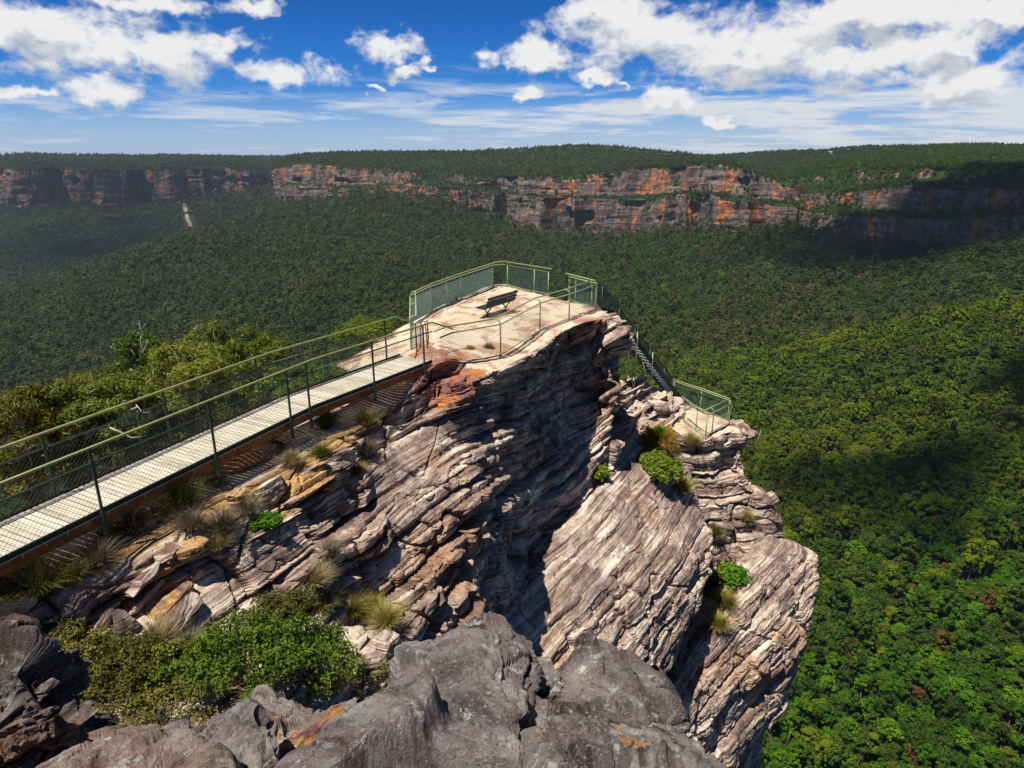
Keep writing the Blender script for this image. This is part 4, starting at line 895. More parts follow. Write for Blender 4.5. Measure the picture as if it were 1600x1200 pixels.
# individuals: the 300 that show largest
size = scl / dist; vis = (u_ > 1170) & (u_ < 1620) & (v_ < 1240) & (v_ > 380)
cand = np.where(vis)[0]; cand = cand[np.argsort(-size[cand])]; ind = []
for i in cand:
    tp = PT[i] + np.array((0, 0, 10.0 * scl[i])); d = Vector(tp); L = d.length
    if BV.ray_cast(Vector((0, 0, 0)), d.normalized(), L - 5)[0] is None: ind.append(i)
    if len(ind) >= 298: break
TL = {'olive': ('olive crowned forest tree with grey green leaves on the slope right of the rock', 'olive trees nearest below on the right'), 'dark': ('dark green round crowned tree in the gully right of the rock', 'dark trees nearest below on the right'),
 'bright': ('bright green rainforest tree low down at the right of the rock', 'bright green rainforest trees at the lower right'), 'yellow': ('yellow green gum tree on the near spur right of the rock', 'yellow green trees on the near spur'),
 'rust': ('rust orange tree standing out of the green canopy at the lower right', 'rust orange trees at the lower right')}
for i in ind:
    k = KINDS[kind[i]]; o = bpy.data.objects.new('forest_tree', NEAR[k][int(RNG.integers(3))]); COL.objects.link(o)
    o.location = PT[i]; o.rotation_euler = (0, 0, RNG.random() * 6.28); s = float(scl[i]); o.scale = (s * RNG.uniform(.85, 1.15), s * RNG.uniform(.85, 1.15), s * RNG.uniform(.85, 1.1)); tag(o, TL[k][0], 'tree', TL[k][1])
rest = np.ones(len(PT), bool); rest[ind] = False
def proto_collection(name, meshes):
    c = bpy.data.collections.new(name)
    for i, me in enumerate(meshes): c.objects.link(bpy.data.objects.new('%s_%02d' % (name, i), me))
    return c
C_near = proto_collection('near_kinds', [q for k in KINDS for q in NEAR[k]]); C_far = proto_collection('far_kinds', [q for k in KINDS for q in FAR[k]])
def instance_tree():
    g = bpy.data.node_groups.new('plant_trees', 'GeometryNodeTree')
    g.interface.new_socket('Geometry', in_out='INPUT', socket_type='NodeSocketGeometry'); g.interface.new_socket('Kinds', in_out='INPUT', socket_type='NodeSocketCollection'); g.interface.new_socket('Geometry', in_out='OUTPUT', socket_type='NodeSocketGeometry')
    n = g.nodes; l = g.links; gi = n.new('NodeGroupInput'); go = n.new('NodeGroupOutput'); iop = n.new('GeometryNodeInstanceOnPoints'); ci = n.new('GeometryNodeCollectionInfo')
    ci.inputs['Separate Children'].default_value = True; ci.inputs['Reset Children'].default_value = True; l.new(gi.outputs['Kinds'], ci.inputs[0])
    def at(nm, ty):
        a = n.new('GeometryNodeInputNamedAttribute'); a.data_type = ty; a.inputs[0].default_value = nm; return a.outputs[0]
    l.new(gi.outputs['Geometry'], iop.inputs['Points']); l.new(ci.outputs[0], iop.inputs['Instance']); iop.inputs['Pick Instance'].default_value = True
    l.new(at('idx', 'INT'), iop.inputs['Instance Index']); l.new(at('scl', 'FLOAT_VECTOR'), iop.inputs['Scale']); 
    cx = n.new('ShaderNodeCombineXYZ'); l.new(at('rot', 'FLOAT'), cx.inputs[2]); l.new(cx.outputs[0], iop.inputs['Rotation']); l.new(iop.outputs[0], go.inputs[0]); return g
GN = instance_tree()
def forest(name, P, k, s, coll, label):
    me = bpy.data.meshes.new(name); me.vertices.add(len(P)); me.vertices.foreach_set('co', np.ascontiguousarray(P, np.float32).ravel())
    a = me.attributes.new('idx', 'INT', 'POINT'); a.data.foreach_set('value', (k * 3 + RNG.integers(0, 3, len(P))).astype(np.int32))
    sv = s[:, None] * RNG.uniform(.85, 1.15, (len(P), 3)); a = me.attributes.new('scl', 'FLOAT_VECTOR', 'POINT'); a.data.foreach_set('vector', sv.astype(np.float32).ravel())
    a = me.attributes.new('rot', 'FLOAT', 'POINT'); a.data.foreach_set('value', RNG.uniform(0, 6.28, len(P)).astype(np.float32))
    o = bpy.data.objects.new(name, me); COL.objects.link(o); md = o.modifiers.new('trees', 'NODES'); md.node_group = GN
    md[[i.identifier for i in GN.interface.items_tree if i.name == 'Kinds'][0]] = coll
    tag(o, label, 'forest', None, 'stuff'); return o
nr_ = rest & (dist < 560); fr_ = rest & (dist >= 560)
forest('forest', PT[nr_], kind[nr_], scl[nr_], C_near, 'dense gum forest covering the near spur and gully right of the rock')
forest('forest', PT[fr_], kind[fr_], scl[fr_], C_far, 'continuous gum forest covering the valley slopes up to the far cliffs')
# pale landslide scar
m, t, b = mat('scar_earth', .95, .1); t.put(b.inputs['Base Color'], t.ramp(t.noise(t.pos(), .06, 5, .65), [(.35, (.16, .12, .09)), (.65, (.38, .31, .25))])); M_scar = m
rows = []
for p, w in zip(catmull(np.array(SC), 40), np.linspace(9, 5, 40)):
    j = 5 * vn(np.array([p[1] * .02]), np.array([0.]), np.array([0.]), 5)[0]
    rows.append([np.array((p[0] + q + j, p[1], 0)) for q in (-w, -w * .4, w * .4, w)])
G = np.array(rows); G[..., 2] = height(G[..., 0], G[..., 1]) + 2.0
tag(link('landslide_scar', npmesh('landslide_scar', G.reshape(-1, 3), grid_faces(*G.shape[:2]), True), M_scar), 'pale landslide scar running down below the far left cliff', kind='structure')
# small houses on the right hand hill
M_wall = plain('house_wall', (.72, .70, .66), .8, .2, .1); M_roof = plain('house_roof', (.30, .27, .25), .7, .2, .2); M_glass = plain('window_dark', (.05, .06, .07), .2, .5, .1)
P3f = P3.reshape(-1, 3); P3u, P3v = pix(P3f); HP = []
hspots = [(1262, 242), (1274, 240), (1284, 244), (1291, 239), (1300, 243), (1316, 240), (1331, 238), (1342, 242), (1540, 252), (1552, 254), (1562, 251)]
def house():
    r = bpy.data.objects.new('house', None); COL.objects.link(r)
    mb = MB(); w, d, h = 8, 5, 6
    mb.add([(-w, -d, -9), (w, -d, -9), (w, d, -9), (-w, d, -9), (-w, -d, h), (w, -d, h), (w, d, h), (-w, d, h), (-w, 0, h + 3), (w, 0, h + 3)], [(3, 2, 1, 0), (0, 1, 5, 4), (1, 2, 6, 9, 5), (2, 3, 7, 6), (3, 0, 4, 8, 7), (4, 5, 9, 8), (6, 7, 8, 9)])
    a = mb.build('wall', M_wall); a.parent = r
    mb = MB(); s = .15
    for sg in (-1, 1):
        mb.add([(-w - .6, sg * (d + .7), h - .5), (w + .6, sg * (d + .7), h - .5), (w + .6, 0, h + 3.3), (-w - .6, 0, h + 3.3), (-w - .6, sg * (d + .7), h - .2), (w + .6, sg * (d + .7), h - .2), (w + .6, 0, h + 3.6), (-w - .6, 0, h + 3.6)], [(0, 1, 2, 3), (4, 5, 6, 7), (0, 1, 5, 4), (1, 2, 6, 5), (3, 0, 4, 7)])
    a = mb.build('roof', M_roof); a.parent = r
    for x_ in (-4.5, 0, 4.5): mb = MB(); mb.bar((x_ - 1.1, -d - .04, 2.6), (x_ + 1.1, -d - .04, 2.6), .1, 2.0); a = mb.build('window', M_glass); a.parent = r
    return r
h0 = house()
for i, (u, v) in enumerate(hspots):
    j = np.argmin((P3u - u) ** 2 + ((P3v - v) * 3) ** 2); p = P3f[j]
    o = h0 if i == 0 else h0.copy()
    if i:
        COL.objects.link(o)
        for ch in h0.children: c = ch.copy(); COL.objects.link(c); c.parent = o
    HP.append(p); o.location = (p[0] + RNG.uniform(-12, 12), p[1], p[2] + 6.0); o.rotation_euler = (0, 0, RNG.uniform(-.5, .5)); s = RNG.uniform(.7, 1.0) * (.8 if i < 8 else .38); o.scale = (s, s, s)
    if i < 8: tag(o, 'tiny white house among trees on the right skyline hill', 'house', 'houses on the right skyline hill')
    else: tag(o, 'tiny pale house on the forested hill near the right edge of the picture', 'house', 'houses near the right edge')
# forest on the plateaus and bushes on the cliff ledges
def on_grid(G, n, seed, edge=0.0):
    rng = np.random.default_rng(seed); a = G[:-1, :-1]; ar = np.linalg.norm(np.cross(G[1:, :-1] - a, G[:-1, 1:] - a), axis=-1); dd = np.linalg.norm(a, axis=-1)
    w = (ar / np.maximum(dd, 500) ** 1.1).ravel(); i = rng.choice(len(w), n, p=w / w.sum()); r_, c_ = np.unravel_index(i, ar.shape); s, t_ = rng.random((2, n, 1))
    return (G[r_, c_] * (1 - s) + G[r_ + 1, c_] * s) * (1 - t_) + (G[r_, c_ + 1] * (1 - s) + G[r_ + 1, c_ + 1] * s) * t_
pts = np.concatenate([on_grid(P1, 20000, 1), on_grid(P2, 16000, 2), on_grid(P3, 48000, 3), on_grid(P4, 24000, 4)])
for Gp, n_ in ((P1, 900), (P2, 500), (P3, 600)): pts = np.concatenate([pts, Gp[1:3].reshape(-1, 3)[RNG.integers(0, 2 * Gp.shape[1], n_)] + RNG.normal(size=(n_, 3)) * (8, 5, .5)])
HPa = np.array(HP); hu, hv_ = pix(HPa); pu, pv_ = pix(pts); keep = np.ones(len(pts), bool)
for q, uq in zip(HPa, hu): keep &= ~((np.abs(pu - uq) < 5) & (pts[:, 1] < q[1] + 12) & (pts[:, 1] > q[1] - 110))
pts = pts[keep]
pk = np.where(RNG.random(len(pts)) < .6, 0, 1); pk = np.where((pts[:, 0] > 500) & (pts[:, 1] < 2200) & (RNG.random(len(pts)) < .35), 2, pk)
forest('forest', pts, pk, RNG.uniform(.6, 1.05, len(pts)) * np.clip(np.linalg.norm(pts, axis=-1) / 2300, .9, 1.8), C_far, 'forest covering the tops of the plateaus along the horizon')
lp = []
for Gc, n_, th_ in ((CG, 6500, .5), (LG, 2500, .5), (RG, 6800, .28)):
    Ns = normals(Gc); Ns *= np.sign((Ns * -Gc).sum(-1, keepdims=True)); m_ = np.argwhere(Ns[:, :, 2] > th_); s_ = m_[RNG.integers(0, len(m_), n_)]; lp.append(Gc[s_[:, 0], s_[:, 1]] + RNG.normal(size=(n_, 3)) * (2, 2, 0) + np.array((0, 0, -4.5)))
gu_, gv_ = pix(CG); m_ = np.argwhere((np.abs(gu_ - 712) < 75) | (np.abs(gu_ - 1092) < 20) & (gv_ > 292)); s_ = m_[RNG.integers(0, len(m_), 1300)]; lp.append(CG[s_[:, 0], s_[:, 1]] + np.array((0, -3, -5)))
for Gc in (CG, LG): nr_b = int(Gc.shape[0] * .18); s_ = RNG.integers(0, nr_b, 2200); c_ = RNG.integers(0, Gc.shape[1], 2200); lp.append(Gc[-1 - s_, c_] + RNG.normal(size=(2200, 3)) * (6, 4, 1) + np.array((0, -14, -6)))
s_ = RNG.integers(8, RG.shape[0] - 1, 2600); c_ = RNG.integers(0, RG.shape[1], 2600); kp_ = vn(c_ * .05, s_ * .12, s_ * 0.0, 77) > -.1; lp.append((RG[s_, c_] + np.array((0, -2, -6)))[kp_])
lp = np.concatenate(lp); lk = np.where((lp[:, 0] > 550) & (RNG.random(len(lp)) < .55), 2, np.where(RNG.random(len(lp)) < .5, 0, 1))
forest('forest', lp, lk, RNG.uniform(.4, .85, len(lp)), C_far, 'scrub and trees growing on the ledges of the far cliffs')
# ------------------------------------------------------------------ plants near the camera
def cmat(name, lo, mid, hi, trans=.2, rough=.6, scale=3.0): return leaf_mat(name, [(.2, lo), (.5, mid), (.8, hi)], scale, trans, rough=rough)
G_straw = cmat('straw_blade', (.16, .11, .04), (.34, .26, .11), (.50, .42, .20)); G_green = cmat('green_blade', (.05, .065, .012), (.12, .14, .025), (.28, .25, .07)); G_brown = cmat('brown_blade', (.06, .045, .03), (.15, .115, .07), (.28, .22, .13))
G_gold = cmat('golden_blade', (.14, .11, .02), (.30, .25, .05), (.48, .40, .12))
SH_green = cmat('shrub_leaf', (.03, .055, .005), (.12, .18, .012), (.30, .36, .03)); SH_heath = cmat('heath_leaf', (.045, .055, .008), (.13, .125, .02), (.27, .23, .05)); SH_bright = cmat('bright_leaf', (.03, .09, .004), (.08, .20, .01), (.15, .29, .02)); SH_lime = cmat('lime_leaf', (.06, .10, .005), (.14, .19, .012), (.23, .27, .03))
GUM = cmat('gum_leaf', (.028, .046, .004), (.10, .14, .010), (.25, .27, .03), rough=.4); GUM_y = cmat('yellow_gum_leaf', (.08, .06, .004), (.16, .16, .012), (.30, .27, .03), rough=.4)
def blades(rng, n, h, lean, w, base_r=.06, droop=.5):
    a = rng.uniform(0, 2 * np.pi, n); d = np.stack([np.cos(a), np.sin(a), 0 * a], -1); L = h * rng.uniform(.5, 1.15, n)[:, None]; le = rng.uniform(.05, lean, n)[:, None]; s = np.stack([-np.sin(a), np.cos(a), 0 * a], -1)
    b0 = d * rng.uniform(0, base_r, n)[:, None]; pts = []
    for t in (0, .35, .7, 1.0): pts.append(b0 + d * L * le * (t * .6 + t * t * .5) + np.array((0, 0, 1)) * L * (t - droop * le * t * t * .9))
    V = []; Fa = []
    ws = (1, .85, .55, .12); w_ = w * rng.uniform(.6, 1.3, n)[:, None]
    for p, q in zip(pts, ws): V += [p - s * w_ * q * .5, p + s * w_ * q * .5]
    V = np.stack(V, 1).reshape(-1, 3); k = np.arange(n)[:, None] * 8
    Fa = np.concatenate([k + np.array([[2 * j, 2 * j + 1, 2 * j + 3, 2 * j + 2]]) for j in range(3)]); return V, Fa, np.repeat(rng.random(n), 8)
def surf(u, v, back=0.0):
    p = hit(u, v); return np.array(p) if p is not None else PZ(u, v, -8)
_ti = [0]
def tuft(u, v, h, mt, label, n=260, lean=1.0, w=.011, r=.13, name='grass_tuft', cat='grass'):
    _ti[0] += 1; rng = np.random.default_rng(500 + _ti[0]); p = surf(u, v); V, Fa, rd = blades(rng, n, h, lean, w, r)
    o = link(name, npmesh(name, V, Fa, False, {'rnd': rd}), mt, None, tuple(p - np.array((0, 0, .04)))); tag(o, label, cat); return o
for a in (
 (510, 668, .75, G_green, 'tall yellow green grass tuft beside the walkway at the bend in its railing', 420),
 (572, 662, .55, G_green, 'yellow green grass tuft between the walkway and the cream rock', 320),
 (286, 792, .85, G_green, 'tall spiky green grass tuft under the middle of the walkway', 380),
 (335, 755, .5, G_brown, 'rounded brown tuft touching the walkway beam by the second post', 420),
 (432, 702, .5, G_brown, 'grey brown tuft behind the cream slab by the walkway', 340),
 (207, 832, .6, G_brown, 'long windswept grey brown tuft above the orange ledge', 520),
 (170, 848, .5, G_brown, 'low grey tuft left of the windswept one, under the walkway', 360),
 (250, 812, .5, G_green, 'short green tuft between the spiky tuft and the windswept one', 300),
 (300, 825, .48, G_brown, 'brown tuft right of the white stone on the orange ledge', 360),
 (352, 828, .5, G_brown, 'wide brown tuft left of the bright green fern bush', 420),
 (338, 855, .4, G_straw, 'pale dry tuft below the wide brown tuft', 280),
 (60, 925, .75, G_green, 'big green grey grass tuft at the left end of the ledge', 520),
 (12, 940, .65, G_brown, 'brown grass tuft cut by the left edge of the picture', 360),
 (110, 905, .5, G_green, 'thin green tuft on the ledge under the deck edge', 240),
 (571, 708, .5, G_brown, 'brown tuft left of the big rounded rock nose', 380),
 (505, 765, .5, G_brown, 'brown tuft left of the patch of cream gravel', 360),
 (562, 738, .36, G_straw, 'pale dry tuft on the patch of cream gravel', 240),
 (502, 712, .42, G_green, 'small green tuft under the cream slab', 240),
 (515, 868, .42, G_brown, 'grey brown tuft on the pale rock above the golden tufts', 280),
 (490, 912, .55, G_straw, 'straw coloured tuft hanging above the big green shrub', 380),
 (548, 958, .55, G_gold, 'golden tuft, first from the left on the white crumbling rock', 460),
 (603, 975, .60, G_gold, 'golden tuft at the right end of the white crumbling rock', 460),
 (575, 950, .48, G_gold, 'golden tuft in the middle of the white crumbling rock', 380),
 (505, 950, .45, G_green, 'green gold tuft between the big shrub and the golden tufts', 320),
 (1133, 950, .9, G_gold, 'golden tuft in the cleft right of the middle buttress', 420),
 (1122, 982, .8, G_gold, 'lowest golden tuft in the cleft right of the middle buttress', 420),
 (1115, 838, .8, G_green, 'green tuft at the top of the cleft beside the rock column', 360),
 (1165, 812, .6, G_gold, 'small yellow tuft on the layered rock column', 300),
 (1080, 695, .8, G_straw, 'straw tuft right of the grass tree under the lower lookout', 420),
 (1066, 770, .9, G_gold, 'golden tuft below the round shrub on the middle buttress', 420),
 (1056, 705, .7, G_straw, 'dry tuft close behind the grass tree', 320),
 (385, 800, .42, G_brown, 'brown tuft touching the bright green fern bush on its left'),
 (455, 725, .42, G_straw, 'pale straw tuft on the slope below the cream slab'),
 (150, 880, .5, G_brown, 'grey brown tuft at the lip of the ledge below the second post'),
 (35, 885, .5, G_green, 'green tuft close against the rusty beam at the left edge'),
 (250, 1010, .6, G_straw, 'pale arching tuft beside the pointed brown slab'),
 (300, 1030, .55, G_brown, 'brown arching tuft in front of the pointed brown slab'),
 (180, 1030, .5, G_green, 'green tuft rising out of the olive heath'),
 (525, 1075, .45, G_straw, 'thin straw tuft beside the lowest heath bush near the slab'),
 (735, 545, .2, G_gold, 'tiny yellow tuft on the pink rock of the summit', 120),
 (764, 543, .25, G_brown, 'tiny brown tuft on the summit just right of the yellow one', 140),
): tuft(a[0], a[1], a[2] * .92, a[3], a[4], int((a[5] if len(a) > 5 else 340) * 2.1), w=.0095 if a[0] < 640 else .018)
def shrub(p, r, h, mt, label, seed, n=5000, leaf=.035, stems=9, name='shrub', cat='shrub', flat=.75, blobs=16, stem_mat=None, stemshow=0.0, aspect=1.6):
    rng = np.random.default_rng(seed); p = np.array(p, float)
    o = empty(name, tuple(p), label, cat); mb = MB(); Vs, Fs, Rs = [], [], []; b0 = 0
    for i in range(blobs):
        a = i * 2.399 + rng.uniform(-.3, .3); q = math.sqrt((i + .5) / blobs); c = np.array((math.cos(a) * r * q, math.sin(a) * r * q, h * (.62 + .3 * (1 - q * q)) * rng.uniform(.8, 1.1))); br = r * rng.uniform(.17, .38)
        if i < stems * 2:
            mid = c * np.array((.45, .45, .5)) + rng.normal(size=3) * r * .05; mb.tube([(0, 0, -.05), tuple(mid * .5), tuple(mid), tuple(c)], .014 + .012 * r, 5, .004)
            for _ in range(2): e = c + rng.normal(size=3) * br * .6; mb.tube([tuple(mid), tuple((mid + e) / 2 + rng.normal(size=3) * .03), tuple(e)], .007, 4, .002)
        m_ = int(n / blobs); k = max(4, m_ // 9); tw = nrmz(rng.normal(size=(k, 3)) + np.array((0, 0, .45))); tips = c + tw * br * np.array((1, 1, flat)) * rng.uniform(.45, 1.08, (k, 1))
        C = np.repeat(tips, 9, 0) + rng.normal(size=(k * 9, 3)) * leaf * .9; D = np.repeat(tw, 9, 0) + np.array((0, 0, .5)); V, Fa, rd = leafquads(C, D, leaf, rng, aspect, .8); Vs.append(V); Fs.append(Fa + b0); b0 += len(V)
        Rs.append(np.clip(rd * .5 + np.repeat(np.repeat(rng.random(k), 9), 4) * .5, 0, 1))
    s_ = mb.build('stem', stem_mat or M_twig, None, True); s_.parent = o
    f = link('foliage', npmesh('foliage', np.concatenate(Vs), np.concatenate(Fs), False, {'rnd': np.concatenate(Rs)}), mt); f.parent = o; return o
def on(u, v, dz=-.05): q = surf(u, v); q[2] += dz; return q
shrub(PZ(400, 1080, -8.15), .95, 1.1, SH_green, 'big rounded dark green shrub filling the hollow behind the boulders', 1, 9000, .038, 14, blobs=26)
shrub(PZ(490, 1075, -8.60), .75, .95, SH_green, 'bright topped green shrub joined to the right side of the big rounded shrub', 2, 4800, .038, 8, blobs=15)
shrub(PZ(300, 1070, -7.95), .62, .75, SH_green, 'green shrub left of the big rounded shrub with bare grey stems', 22, 3200, .040, 14, blobs=13, stem_mat=M_bark)
shrub(PZ(450, 985, -7.90), .62, .6, SH_heath, 'brownish green heath bush below the straw tuft', 3, 5000, .03, 8)
shrub(PZ(185, 1060, -7.60), .66, .55, SH_heath, 'low olive heath bush in the hollow at the foot of the pointed slab', 4, 8000, .028, 10, blobs=22)
shrub(PZ(95, 1040, -7.35), .65, .45, SH_heath, 'low olive heath bush above the dark upright boulder', 5, 6000, .028, 10, blobs=18)
shrub(PZ(150, 1110, -7.70), .7, .45, SH_heath, 'small dark heath bush behind the black shaded rock', 6, 5000, .026, 8)
shrub(PZ(255, 1130, -7.85), .7, .45, SH_heath, 'tangled heath bush behind the pale corner boulder', 7, 5000, .026, 12)
shrub(PZ(558, 1085, -9.50), .7, .6, SH_heath, 'thin twiggy heath bush beside the left edge of the pointed grey slab', 8, 2800, .024, 14, blobs=20)
shrub(on(415, 824), .26, .26, SH_bright, 'small vivid green fern bush on the terraced slope', 9, 2400, .035, 6, blobs=9)
shrub(on(1034, 752), .75, .95, SH_green, 'round mid green shrub growing on the middle buttress', 10, 5000, .075, 8)
shrub(on(1018, 725), .45, .5, SH_lime, 'lime green low shrub under the grass tree', 11, 2000, .07, 8)
shrub(on(937, 752), .35, .6, SH_green, 'dark little shrub in the shadow at the foot of the summit wall', 12, 1500, .07, 6, blobs=8)
shrub(on(1150, 912), .55, .5, SH_bright, 'bright green fern bush in the cleft by the rock column', 13, 1800, .10, 6, blobs=9)
shrub(on(1136, 902), .42, .6, SH_lime, 'yellow green fern bush against the middle buttress', 14, 1500, .09, 6, blobs=8)
# grass tree
p = on(1026, 706); gt_ = empty('grass_tree', tuple(p), 'grass tree with a green crown and a golden brown skirt under the lower lookout', 'grass tree')
mb = MB(); mb.tube([(0, 0, -.1), (0, 0, .35), (.02, 0, .55)], .14, 10, .11); s_ = mb.build('trunk', M_twig, None, True); s_.parent = gt_
def needles(n, r, lo, hi, mt, nm, seed, w=.022):
    rng = np.random.default_rng(seed); a = rng.uniform(0, 6.283, n); e = np.radians(rng.uniform(lo, hi, n)); d = np.stack([np.cos(a) * np.cos(e), np.sin(a) * np.cos(e), np.sin(e)], -1); s = nrmz(np.cross(d, rng.normal(size=(n, 3)))); L = (r * rng.uniform(.8, 1.1, n))[:, None]
    b_ = np.array((0.02, 0, .55)) + d * .08; m_ = b_ + d * L * .6; t_ = b_ + d * L + np.array((0, 0, -.12)) * L * np.cos(e)[:, None]
    V = np.stack([b_ - s * w * .5, b_ + s * w * .5, m_ - s * w * .4, m_ + s * w * .4, t_ - s * w * .08, t_ + s * w * .08], 1).reshape(-1, 3); k = np.arange(n)[:, None] * 6
    o = link(nm, npmesh(nm, V, np.concatenate([k + np.array([[0, 1, 3, 2]]), k + np.array([[2, 3, 5, 4]])]), False, {'rnd': np.repeat(rng.random(n), 6)}), mt); o.parent = gt_
needles(1000, .62, 45, 90, SH_bright, 'crown', 1); needles(1300, .88, 8, 55, cmat('amber_blade', (.14, .12, .012), (.30, .20, .02), (.46, .27, .04)), 'middle_leaves', 2); needles(900, .85, -45, 8, cmat('skirt_blade', (.14, .07, .02), (.28, .15, .045), (.42, .27, .10)), 'skirt', 3)
# gum trees and scrub beyond the walkway
def gum(u, v, y, rpx, seed, mt, label, zb=-9.0, blobs=24, lean=0.0):
    rng = np.random.default_rng(seed); c = PY(u, v, y); rad = rpx * y / 1050.0; base = np.array((c[0] + rng.uniform(-.4, .4), c[1] + rng.uniform(-.3, .3), zb)); o = empty('gum_tree', tuple(base), label, 'gum tree'); cl = c - base
    mb = MB(); fork = np.array((cl[0] * .4, cl[1] * .4, cl[2] * .45)); mb.tube([(0, 0, -.3), tuple(fork * .5 + rng.normal(size=3) * .08), tuple(fork)], .085, 7, .055); Vs, Fs, Rs = [], [], []; b0 = 0
    for i in range(blobs):
        a = i * 2.399; q = math.sqrt((i + .5) / blobs); bc_ = cl + np.array((math.cos(a) * q * rad, math.sin(a) * q * rad, rad * .62 * (1 - 1.5 * q * q) + rng.normal() * rad * .18)); br = rad * rng.uniform(.15, .34)
        m1 = fork + (bc_ - fork) * .5 + rng.normal(size=3) * .12; mb.tube([tuple(fork), tuple((fork + m1) / 2 + rng.normal(size=3) * .05), tuple(m1), tuple(bc_)], .032, 5, .008)
        for _ in range(3): e = bc_ + nrmz(rng.normal(size=3)) * br * .8; mb.tube([tuple(m1 * .3 + bc_ * .7), tuple(e)], .009, 4, .003)
        k = 60; tw = nrmz(rng.normal(size=(k, 3)) + np.array((0, 0, .45))); tips = bc_ + tw * br * np.array((1, 1, .68)) * rng.uniform(.7, 1.1, (k, 1)); C = np.repeat(tips, 8, 0) + rng.normal(size=(k * 8, 3)) * .05
        V, Fa, rd = leafquads(C, np.repeat(tw, 8, 0) + np.array((0, 0, .45)), .031, rng, 3.2, .5); V = V.reshape(-1, 3); Vs.append(V); Fs.append(Fa + b0); b0 += len(V); Rs.append(np.clip(rd * .5 + np.repeat(np.repeat(rng.random(k), 8), 4) * .5, 0, 1))
    t_ = mb.build('trunk', M_bark, None, True); t_.parent = o; f = link('crown', npmesh('crown', np.concatenate(Vs), np.concatenate(Fs), False, {'rnd': np.concatenate(Rs)}), mt); f.parent = o
gum(25, 668, 13.0, 72, 1, GUM_y, 'yellowish gum tree cut by the left edge, beyond the walkway')
gum(105, 648, 14.0, 62, 2, GUM, 'olive green gum tree, second from the left beyond the walkway')
gum(140, 618, 15.2, 48, 3, GUM_y, 'golden topped gum tree left of the dead white branch', blobs=18)
gum(190, 630, 14.6, 66, 8, GUM, 'green gum tree in front of the dead white branch')
gum(232, 575, 17.0, 62, 4, GUM, 'gum tree with the dead white branch rising through it')
gum(290, 600, 15.6, 74, 5, GUM, 'broad green gum tree in the middle of the row beyond the walkway', blobs=28)
gum(330, 560, 17.8, 58, 6, GUM, 'gum tree right of the middle with two bare twigs on its top', blobs=20)
gum(398, 560, 17.5, 56, 7, GUM, 'rightmost gum tree of the row beyond the walkway', blobs=20)
for i, (u, v, y, r_, h_, mt, lb) in enumerate((
 (40, 745, 12.6, .75, .9, SH_heath, 'dark scrub bush under the leftmost gum tree'), (130, 720, 13.6, .8, .9, SH_heath, 'scrub bush under the second gum tree from the left'), (205, 700, 14.4, .8, .9, SH_heath, 'scrub bush under the gum trees left of the middle post'),
 (285, 670, 15.2, .8, .9, SH_heath, 'scrub bush under the broad middle gum tree'), (360, 640, 16.0, .8, .9, SH_heath, 'scrub bush under the rightmost gum tree'), (428, 612, 16.8, .7, .95, SH_lime, 'lime green bush seen through the railing at its bend'),
 (500, 592, 18.2, .7, .7, SH_green, 'green bush beside the far edge of the walkway near the summit'), (572, 520, 24.0, 1.0, 1.1, SH_lime, 'bright lime bush behind the reddish rock left of the summit'), (690, 465, 29.0, .6, .8, SH_green, 'grey green bush behind the back railing of the summit'))):
    c = PY(u, v, y); shrub(c - np.array((0, 0, h_ * .6)), r_, h_, mt, lb, 60 + i, 6000, .045, 10, blobs=18)
dt = empty('dead_tree', tuple(PY(216, 640, 16.6)), 'bleached dead tree with bare forked branches above the gum trees', 'dead tree'); mb = MB()
D_ = lambda pts: [tuple(PY(u, v, 16.6)) for u, v in pts]
mb.tube(D_([(218, 760), (217, 640), (220, 590), (221, 563)]), .05, 7, .03); mb.build('trunk', M_white, dt, True)
for q, r_ in (([(221, 565), (212, 556), (205, 546), (190, 544), (180, 545), (172, 541)], .026), ([(221, 565), (223, 550), (228, 540), (231, 532)], .022), ([(222, 556), (221, 540), (220, 528), (224, 520), (219, 512), (217, 505)], .018), ([(221, 530), (216, 521), (215, 519)], .012), ([(221, 515), (226, 508), (227, 506)], .010), ([(178, 545), (176, 538), (179, 536)], .010)):
    mb = MB(); mb.tube(D_(q), r_, 6, .006); mb.build('branch', M_white, dt, True)
for i, (q, y, lb) in enumerate((([(335, 548), (338, 537), (344, 522)], 17.8, 'bare twig sticking up from the gum tree right of the middle'), ([(295, 548), (288, 546), (285, 541)], 15.6, 'short bare twig on the left shoulder of the broad gum tree'), ([(205, 640), (214, 636), (212, 632), (222, 644), (232, 645)], 13.9, 'small bleached branch hanging in front of the gum trees'), ([(172, 668), (190, 676), (205, 684), (222, 682)], 13.6, 'fallen bleached branch low under the gum trees'), ([(20, 712), (45, 700), (60, 694)], 12.4, 'thin bleached branch low at the left edge'))):
    mb = MB(); mb.tube([tuple(PY(u, v, y)) for u, v in q], .02, 6, .006); tag(mb.build('dead_branch', M_white, None, True), lb, 'branch')
